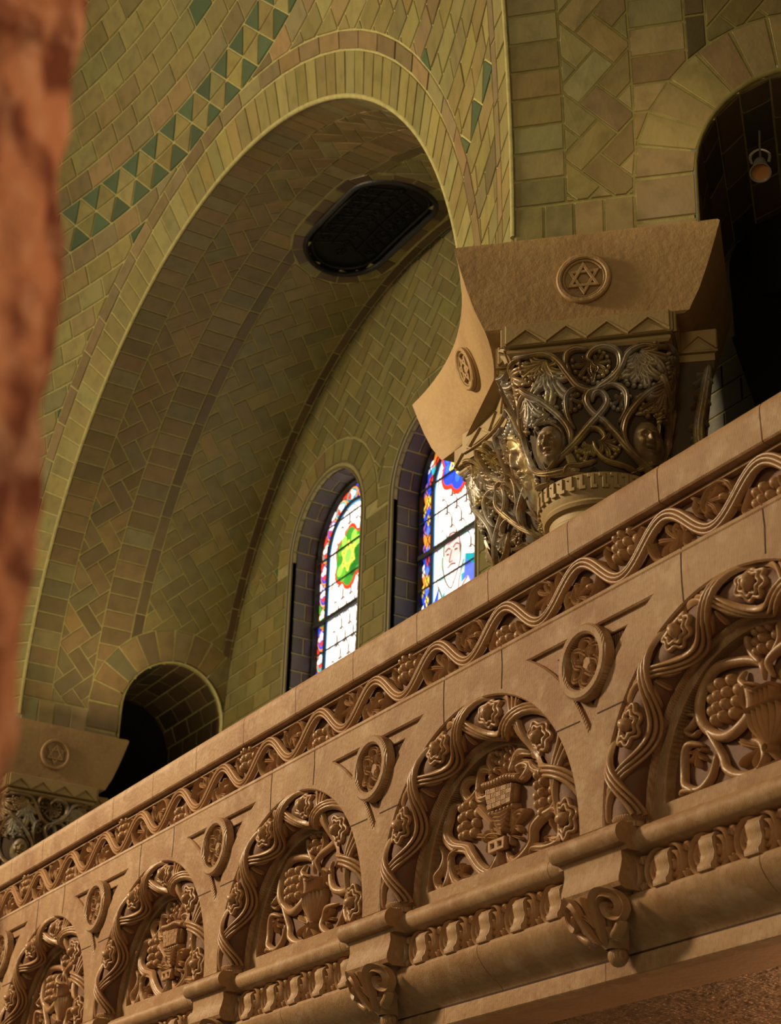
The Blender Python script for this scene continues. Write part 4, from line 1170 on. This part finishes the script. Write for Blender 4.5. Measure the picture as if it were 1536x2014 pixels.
# ---- arch bays
def FB(u, v, h): return (u, YP-h, ZC+v)      # local to bay centre
def arch_bay(kind):
    root = None
    M = MB()
    # flat ring + tympanum ground
    loopo = [(-.56, -.03)]+[(-.56*cos(t), .56*sin(t)) for t in fr(0, pi, 40)]+[(.56, -.03)]
    R2 = .445
    loopi = [(-R2*cos(t), .035+R2*sin(t)) for t in fr(0, pi, 40)]
    plate(M, [[(-.60, -.03)]+[(-.60*cos(t), .60*sin(t)) for t in fr(0, pi, 40)]+[(.60, -.03)], loopi[::-1]], -.15, -.092, FB, .005)
    for r, w_, d_ in ((.515, .022, -.092), (.545, .03, -.08)):
        ribbon(M, [(r, -.02)]+[(r*cos(t), r*sin(t)) for t in fr(0, pi, 40)]+[(-r, -.02)], w_, .02, FB, PROF_R, 1, w0=d_)
    root = M.build('arch_panel', M_TERRA, None, angle=30)
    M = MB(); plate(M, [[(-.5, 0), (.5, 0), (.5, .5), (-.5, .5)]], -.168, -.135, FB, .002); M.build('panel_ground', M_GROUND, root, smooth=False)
    # vine-wrapped torus
    M = MB(); RR, rr = .578, .062
    def TV(s, e, h):
        ph = e/rr; q = rr+h
        rad = RR+q*sin(ph); y = YP+.062-q*cos(ph)
        if s < 0: return (-rad, y, ZC+s)
        if s > pi*RR: return (rad, y, ZC-(s-pi*RR))
        t = s/RR; return (-rad*cos(t), y, ZC+rad*sin(t))
    sl = fr(-.0, pi*RR+.0, 60)
    grid(M, TV, sl, fr(-.11, .11, 10))
    core = M.build('vine_moulding', M_GROUND, root)
    V = MB(); L = pi*RR; P_ = RR*radians(36); s0 = RR*radians(12)
    rng_ = fr(0, L, 76)
    for sg in (-1, 1):
        for of in (-.016, 0, .016):
            ribbon(V, [(s, sg*.088*sin(pi*(s-s0)/P_)+of, .008*sg*cos(pi*(s-s0)/P_)+.008) for s in rng_], .0145, .020, TV, PROF_R, 1)
    for i in range(-1, 5):
        c = s0+(i+.5)*P_
        if c < .02: continue
        blob(V, c, 0, .023, .023, .034, TV, w0=.006, nu=12, nv=5)
        for k_, hh_ in ((1.0, .015), (.68, .018)):
            ribbon(V, [(c+k_*(.064+.009*cos(7*a))*cos(a), k_*(.044+.006*cos(7*a))*sin(a)) for a in fr(0, 2*pi, 48)[:-1]], .015, hh_, TV, PROF_R, 1, True)
        for e in (-1, 1):        # folded leaves filling the triangles beside each crossing
            s2 = c+P_/2
            if s2 < L-.05:
                for q in (-1, 1):
                    ribbon(V, [(s2+q*.02, e*.030), (s2+q*.045, e*.060), (s2+q*.085, e*.088)], .018, .016, TV, PROF_G, 4, tip='both')
                ribbon(V, [(s2, e*.035), (s2, e*.095)], .024, .018, TV, PROF_V, 4, tip='drop')
    V.build('vine_carving', M_RELIEF, core)
    # colonnettes
    for sg in (-1, 1):
        C = MB(); n = 20; prof = [(.052, -.03), (.052, .0), (.055, .002)]
        prof = [(.056, -.03), (.056, -.012), (.062, -.006), (.064, .004), (.060, .010), (.062, .016), (.055, .022), (.03, .024)]
        n0 = len(C.v)
        for i in range(n):
            a = 2*pi*i/n
            for r, z in prof: C.v.append((sg*RR+r*cos(a), YP+.062-r*sin(a), ZC+z))
        k = len(prof)
        for i in range(n):
            for j in range(k-1): C.face([n0+i*k+j, n0+((i+1) % n)*k+j, n0+((i+1) % n)*k+j+1, n0+i*k+j+1])
        C.build('colonnette', M_TERRA, root)
    D = VASE if kind == 'vase' else BASK
    zt = 1.72-ZC
    FT = lambda u, v, h: FB(max(-.46, min(.46, u)), v+zt+.004, h-.137)
    T = MB()
    for k, (pts, wd_) in enumerate(D['stems']):
        n = len(pts); ww = wd_*(.62 if kind == 'vase' else .60)
        ribbon(T, [(p[0], p[1], .006*sin(2.1*i+k)) for i, p in enumerate(pts)], ww, .025, FT, PROF_R if kind == 'vase' else PROF_G, 6, tip='both', w0=.012)
    for a, b, sp_, n_ in D['fans']:
        LL = hypot(b[0]-a[0], b[1]-a[1]); an = atan2(b[1]-a[1], b[0]-a[0])
        fan(T, a[0], a[1], an, radians(sp_), n_, LL, max(.018, LL*.24), FT, .036, .4)
    T.build('scroll_stems', M_RELIEF, root)
    for (u, v, ru, rv) in D['grapes']:
        Gm = MB(); grapes(Gm, u, v, ru, rv, FT, 0, min(ru/2.9, .021), .030); Gm.build('grape_cluster', M_RELIEF, root)
    U = MB()
    if kind == 'vase':
        nk, bd, ft = D['neck'], D['body'], D['foot']
        cx = (bd[0][0]+bd[1][0])/2; wt = (bd[1][0]-bd[0][0])/2*.95; zt2 = (bd[0][1]+bd[1][1])/2; zb = (bd[3][1]+bd[4][1])/2
        for i in range(7):
            q = (i-3)/3; 
            ribbon(U, [(cx+q*wt, zt2), (cx+q*wt*1.0, lerp(zt2, zb, .35)), (cx+q*wt*.62, lerp(zt2, zb, .7)), (cx+q*wt*.16, zb)], .025, .040+.012*(1-abs(q)), FT, PROF_R, 5, wf=lambda t: 1-.55*t)
        ribbon(U, [(cx-wt-.008, zt2), (cx+wt+.008, zt2)], .018, .055, FT, PROF_R, 2)
        ribbon(U, [(cx-.038, zt2+.055), (cx+.038, zt2+.055)], .016, .055, FT, PROF_R, 2)
        for q in (-.03, -.01, .01, .03): ribbon(U, [(cx+q, zt2), (cx+q*1.05, zt2+.05)], .012, .045, FT, PROF_R, 1)
        ribbon(U, circ(cx, zb-.014, .014, 12), .012, .045, FT, PROF_R, 1, True)
        for e in (-.045, .045): ribbon(U, [(cx, zb-.02), (cx+e, .0)], .016, .04, FT, PROF_R, 2)
        ribbon(U, [(cx-.05, .004), (cx+.05, .004)], .014, .04, FT, PROF_R, 2)
        for e in (-1, 1): ribbon(U, [(cx+e*wt, zt2), (cx+e*(wt+.03), zt2+.04), (cx+e*(wt+.01), zt2+.085), (cx+e*(wt-.015), zt2+.07)], .014, .04, FT, PROF_R, 4, tip='both')
        U.build('carved_vase', M_RELIEF, root)
    else:
        A, B_, C_, D_ = D['body']        # top-left, top-right, bottom-right, bottom-left
        n = 5; m = 4
        plate(U, [[A, B_, C_, D_][::-1]], 0, .036, FT, .004)
        for i in range(m):
            for j in range(n):
                def Q(x, y): 
                    t = lerp(0, 1, x/n); s_ = y/m
                    l = (lerp(A[0], D_[0], s_), lerp(A[1], D_[1], s_)); r = (lerp(B_[0], C_[0], s_), lerp(B_[1], C_[1], s_))
                    return (lerp(l[0], r[0], t), lerp(l[1], r[1], t))
                if (i+j) % 2:
                    for q in (.2, .5, .8): ribbon(U, [Q(j+.02, i+q), Q(j+.98, i+q)], .014, .013, FT, PROF_R, 2, w0=.035)
                else:
                    for q in (.2, .5, .8): ribbon(U, [Q(j+q, i+.02), Q(j+q, i+.98)], .012, .013, FT, PROF_R, 2, w0=.035)
        rm = cr(D['rim'], 4)
        for i in range(0, len(rm), 1):
            p = rm[i]; blob(U, p[0], p[1], .014, .020, .050, FT, nu=8, nv=3)
        for i in range(7): 
            p = (lerp(D_[0], C_[0], i/6), lerp(D_[1], C_[1], i/6)); blob(U, p[0], p[1]-.012, .011, .014, .045, FT, nu=8, nv=3)
        for fx in range(5):      # ears rising out of the basket
            for k in range(4):
                u = lerp(D['rim'][0][0]+.03, D['rim'][3][0]-.05, fx/4); blob(U, u+.004*k, D['rim'][1][1]+.03+.032*k+.02*(2-abs(fx-2)), .012, .020, .036, FT, .1, nu=8, nv=3)
        nk = D['neck']
        for i in range(5):
            s_ = i/4; l = (lerp(nk[0][0], nk[3][0], s_), lerp(nk[0][1], nk[3][1], s_)); r = (lerp(nk[1][0], nk[2][0], s_), lerp(nk[1][1], nk[2][1], s_))
            ribbon(U, [l, ((l[0]+r[0])/2, (l[1]+r[1])/2-.006), r], .022, .040, FT, PROF_R, 3)
        b_ = D['belt']
        cxb = (b_[0][0]+b_[1][0])/2; zb0, zb1 = (b_[2][1]+b_[3][1])/2, (b_[0][1]+b_[1][1])/2; hw = (b_[1][0]-b_[0][0])/2+.004
        hole = lambda c: [(c-.012, zb0+.014), (c+.012, zb0+.014), (c+.012, zb1-.014), (c-.012, zb1-.014)][::-1]
        plate(U, [[(cxb-hw, zb0), (cxb+hw, zb0), (cxb+hw, zb1), (cxb-hw, zb1)], hole(cxb-hw*.45), hole(cxb+hw*.45)], .02, .046, FT, .003)
        ribbon(U, [(cxb, zb0), (cxb, .005)], .022, .04, FT, PROF_R, 2)
        U.build('carved_basket', M_RELIEF, root)
    return root
bays = {}
for i, c in enumerate(XC):
    kd = 'vase' if i % 2 == 0 else 'basket'
    if kd not in bays: o = arch_bay(kd); bays[kd] = o; o.parent = par
    else: o = copy_tree(bays[kd], par)
    o.location = Vector((c, 0, 0))-pbase


# ---- roundels with interlaced star
def FRn(u, v, h): return (u, YP+.02-h, v)
def roundel():
    M = MB(); plate(M, [circ(0, 0, .134), circ(0, 0, .098)[::-1]], 0, .052, FRn, .008); plate(M, [circ(0, 0, .10)], 0, .014, FRn, .002)
    r = M.build('roundel', M_TERRA, None, angle=35)
    K = MB()
    for k in range(2):
        p = [((.058+.027*cos(3*t))*cos(t+pi/2+k*pi/3), (.058+.027*cos(3*t))*sin(t+pi/2+k*pi/3), .005*sin(6*t+k*pi)) for t in fr(0, 2*pi, 48)[:-1]]
        ribbons(K, p, (-.0062, .0062), .0115, .018, FRn, 1, True, w0=.014)
    H = MB(); plate(H, [[(.024*cos(pi*i/3+pi/6), .024*sin(pi*i/3+pi/6)) for i in range(6)]], .012, .026, FRn, .002)
    K.build('interlaced_star', M_RELIEF, r); H.build('hexagon_boss', M_TERRA, r, smooth=False)
    return r
r0 = None
for x in XS:
    if r0 is None: r0 = roundel(); r0.parent = par; o = r0
    else: o = copy_tree(r0, par)
    o.location = Vector((x, 0, 2.262))-pbase

# ---- sill torus, scroll-and-tongue band, cyma and fascia
M = MB()
TOR = [(3.60, 1.667), (3.552, 1.660)]+[(3.562-.036*cos(t), 1.620+.038*sin(t)) for t in fr(radians(62), radians(-75), 9)]+[(3.575, 1.578), (3.60, 1.575)]
js = [XR]+[x for x in [-4.98-1.427*k+1.427*2 for k in range(-1, 8)] if XL < x < XR]+[XL]
js = sorted(set(js), reverse=True)
for a, b in zip(js[1:], js[:-1]): sweep(M, TOR, a+.0012, b-.0012)
pb(M, 'torus_moulding', M_TERRA, angle=30)
M = MB()
sweep(M, [(3.592, 1.58), (3.596, 1.45), (3.66, 1.45), (3.66, 1.58)], XL, XR)
eg = pb(M, 'scroll_band', M_GROUND, smooth=False)
CY = [(3.64, 1.462), (3.572, 1.460), (3.556, 1.452), (3.549, 1.440), (3.549, 1.425), (3.556, 1.405), (3.572, 1.382), (3.594, 1.360), (3.618, 1.341), (3.640, 1.327), (3.655, 1.314), (3.660, 1.306), (3.672, 1.3025), (3.72, 1.3025)]
M = MB(); j2 = [XR]+[x for x in [-3.955-1.49*k for k in range(0, 7)] if XL < x < XR]+[XL]
for a, b in zip(j2[1:], j2[:-1]): sweep(M, CY, a+.0015, b-.0015)
pb(M, 'cyma_moulding', M_TERRA, angle=25)
FC = [(3.72, 1.3015), (3.664, 1.3015), (3.660, 1.298), (3.659, 1.292), (3.658, 1.240), (3.662, 1.236), (3.72, 1.236)]
M = MB(); j3 = [XR]+[x for x in [-3.86-.985*k for k in range(0, 10)] if XL < x < XR]+[XL]
for a, b in zip(j3[1:], j3[:-1]): sweep(M, FC, a+.0015, b-.0015)
pb(M, 'fascia', M_TERRA, angle=25)
M = MB(); sweep(M, [(3.668, 1.45), (3.60, 1.365), (3.66, 1.31), (3.668, 1.245), (3.8, 1.245), (3.8, 1.45)], XL, XR); pb(M, 'bedding', M_JOINT, smooth=False)
def FE(u, v, h): return (u, 3.594-h, v)
def tongue():
    M = MB(); n = 10
    prof = [(0.0, 1.578), (.030, 1.565), (.042, 1.548), (.040, 1.525), (.034, 1.505), (.040, 1.482), (.052, 1.466), (.050, 1.452), (.028, 1.446), (0, 1.448)]
    a, b = -.034, .034; n0 = len(M.v)
    for u, e in ((a, .004), (a+.004, 0), (b-.004, 0), (b, .004)):
        for h, z in prof: M.v.append(FE(u, z, max(0, h-e)))
    k = len(prof)
    for i in range(3):
        for j in range(k-1): M.face([n0+i*k+j, n0+(i+1)*k+j, n0+(i+1)*k+j+1, n0+i*k+j+1])
    M.face([n0+j for j in range(k)]); M.face([n0+3*k+j for j in range(k)][::-1])
    return M.build('tongue', M_TERRA, eg, angle=50)
def scrolls():
    M = MB()
    for sg in (-1, 1):
        for r, w_ in ((.058, .020), (.036, .018), (.014, .014)):
            c = sg*.075
            ribbon(M, [(c-sg*(r*cos(t)), 1.512+r*1.12*sin(t)) for t in fr(-pi*.62, pi*.62, 14)], w_*1.05, .034-.004*(r < .05), FE, PROF_R, 1, tip='both')
    for z, s in ((1.572, -1), (1.452, 1)):
        for a in (-.6, 0, .6): ribbon(M, [(0, z), (.02*sin(a), z+s*.022*cos(a)), (.035*sin(a), z+s*.035*cos(a))], .016, .03, FE, PROF_R, 3, tip='both')
    return M.build('double_scroll', M_RELIEF, eg)
t0 = s0 = None; TP = .2135
for x in XS+[XR+.0]:
    for k in range(5):
        u = x-PITCH/2-(k-2)*TP
        if x == XR+.0: u = XC[0]+(k-2)*TP
        if t0 is None: t0 = tongue(); o = t0
        else: o = t0.copy(); COL.objects.link(o); o.parent = eg
        o.location = Vector((u, 0, 0))-pbase
        if k < 4 or True:
            if s0 is None: s0 = scrolls(); q = s0
            else: q = s0.copy(); COL.objects.link(q); q.parent = eg
            q.location = Vector((u-TP/2, 0, 0))-pbase

# ---- corbels
def corbel():
    M = MB(); hw = .182
    prof = [(3.60, 1.672), (3.478, 1.668)]+[(3.492-.034*cos(t), 1.632+.036*sin(t)) for t in fr(radians(70), radians(-60), 8)]+[(3.50, 1.598), (3.502, 1.582)]
    n0 = len(M.v)
    sweep(M, prof+[(3.60, 1.582)], -hw, hw)
    body = [(3.62, 1.59), (3.500, 1.588), (3.503, 1.555), (3.497, 1.525), (3.489, 1.500), (3.488, 1.484), (3.496, 1.470), (3.515, 1.462), (3.62, 1.462)]
    sweep(M, body, -hw+.028, hw-.028)
    r = M.build('corbel', M_TERRA, None, angle=30)
    S = MB()
    def FS(u, v, h):       # drop: v 0 (bottom) .. .16
        t = v/.16; return (u, 3.575-.062*t**.8-.05*(1-(u/.14)**2)*(.35+.65*t)-h, 1.305+v)
    # tapering body
    n0 = len(S.v); A = fr(-1, 1, 14); B = fr(0, .158, 8)
    for a in A:
        for b in B:
            hw2 = lerp(.030, .125, (b/.158)**.75); S.v.append(FS(a*hw2, b, -.06*abs(a)**6))
    for i in range(14):
        for j in range(8): S.face([n0+i*9+j, n0+(i+1)*9+j, n0+(i+1)*9+j+1, n0+i*9+j+1])
    for sg in (-1, 1):
        p = [(sg*.012, .012), (sg*.030, .045), (sg*.042, .085), (sg*.052, .125), (sg*.085, .150), (sg*.125, .138), (sg*.138, .105), (sg*.118, .078), (sg*.090, .085), (sg*.084, .108), (sg*.102, .116)]
        ribbon(S, p, .034, .032, FS, PROF_V, 6, tip='both', w0=.006)
        ribbon(S, [(sg*.05, .02), (sg*.09, .04), (sg*.12, .07)], .03, .022, FS, PROF_R, 5, tip='both')
        fan(S, sg*.04, .02, pi/2-sg*1.1, .8, 3, .07, .022, FS, .02)
    fan(S, 0, .06, pi/2, .9, 3, .09, .024, FS, .026)
    S.build('volutes', M_RELIEF, r)
    Bm = MB(); n0 = 0
    for i in range(13):
        ph = pi*i/12
        for j in range(20): Bm.v.append((.034*sin(ph)*cos(2*pi*j/20), 3.598+.034*sin(ph)*sin(2*pi*j/20), 1.288-.036*cos(ph)))
    for i in range(12):
        for j in range(20): Bm.face([i*20+j, i*20+(j+1) % 20, (i+1)*20+(j+1) % 20, (i+1)*20+j])
    Bm.build('ball_drop', M_TERRA, r)
    return r
c0 = None
for x in XS:
    if c0 is None: c0 = corbel(); c0.parent = par; o = c0
    else: o = copy_tree(c0, par)
    o.location = Vector((x, 0, 0))-pbase

# thin open joints between the terracotta pieces of the arcade
M = MB()
def jl(pts, w_=.0045): ribbon(M, pts, w_, .0015, FP, [(-1, 0), (-1, 1), (1, 1), (1, 0)], 2)
for c in XC:
    jl([(c+.19, 2.345-.016), (c+.195, 2.42), (c+.188, 2.497)]); jl([(c-.2, 2.497), (c-.205, 2.42), (c-.2, 2.31)])
    for sg in (-1, 1):
        a = radians(36); jl([(c+sg*RO*cos(a), ZC+RO*sin(a)), (c+sg*(RSX-.01)*cos(a*.86), ZC+RSX*sin(a*.80))])
pb(M, 'open_joint', M_JOINT, smooth=False)

# ------------------------------------------------------------------ gallery soffit (smooth border + roughcast)
M = MB(); M.add([(XL, 3.70, 1.2405), (XR+1.5, 3.70, 1.2405), (XR+1.5, 3.94, 1.2405), (XL, 3.94, 1.2405)], [(0, 1, 2, 3)])
M.add([(XL, 3.94, 1.2405), (XR+1.5, 3.94, 1.2405), (XR+1.5, 3.94, 1.262), (XL, 3.94, 1.262)], [(0, 1, 2, 3)])
tag(M.build('trim_3', M_SMOOTH, smooth=False), kind='structure')
M = MB(); grid(M, lambda u, v, h: (u, v, 1.262), [XL, -8, -5, XR+1.5], [3.93, 5, 7.0])
tag(M.build('ceiling', M_SOFFIT, smooth=False), kind='structure')

# ------------------------------------------------------------------ rough pillar close to the viewer
from mathutils import noise
pd = 1.55; az = radians(162.75)
edge = Vector((cos(az)*pd, sin(az)*pd, 0)); side = Vector((-sin(az), cos(az), 0)); rad = .17
pc = edge+side*rad
M = MB(); nA, nZ = 110, 260
for j in range(nZ):
    z = lerp(-.1, 1.9, j/(nZ-1))
    for i in range(nA):
        a = 2*pi*i/nA
        grow = .030*max(0, 1.3-z)/.9
        p = Vector((cos(a), sin(a), 0))
        q = Vector((cos(a)*1.4, sin(a)*1.4, z*4))
        d = .012*noise.noise(q*3)+.020*noise.noise(Vector((cos(a)*5, sin(a)*5, z*9)))+.006*noise.noise(Vector((cos(a)*16, sin(a)*16, z*30)))
        g = noise.noise(Vector((cos(a)*2.2+5, sin(a)*2.2, z*6)))
        if g > .12: d -= .020*min(1, (g-.12)*4)
        M.v.append(tuple(pc+p*(rad-.002+grow+d*.6)+Vector((0, 0, z))))
for j in range(nZ-1):
    for i in range(nA): M.face([j*nA+i, j*nA+(i+1) % nA, (j+1)*nA+(i+1) % nA, (j+1)*nA+i])
M.face([i for i in range(nA)][::-1]); M.face([(nZ-1)*nA+i for i in range(nA)])
M.v = [(x-pc.x, y-pc.y, z+.1) for x, y, z in M.v]
pl = M.build('stone_pillar', M_PILLAR, angle=60); pl.location = (pc.x, pc.y, -.1)
tag(pl, 'rough orange-brown stone pillar, out of focus, close up at the left edge', 'pillar')
# lamp on the near side of that pillar
pd_ = bpy.data.lights.new('pillar_lamp', 'POINT'); pd_.energy = 20; pd_.color = (1, .62, .36); pd_.shadow_soft_size = .08
po = bpy.data.objects.new('pillar_lamp', pd_); COL.objects.link(po); po.location = (-.75, 1.15, 1.2)
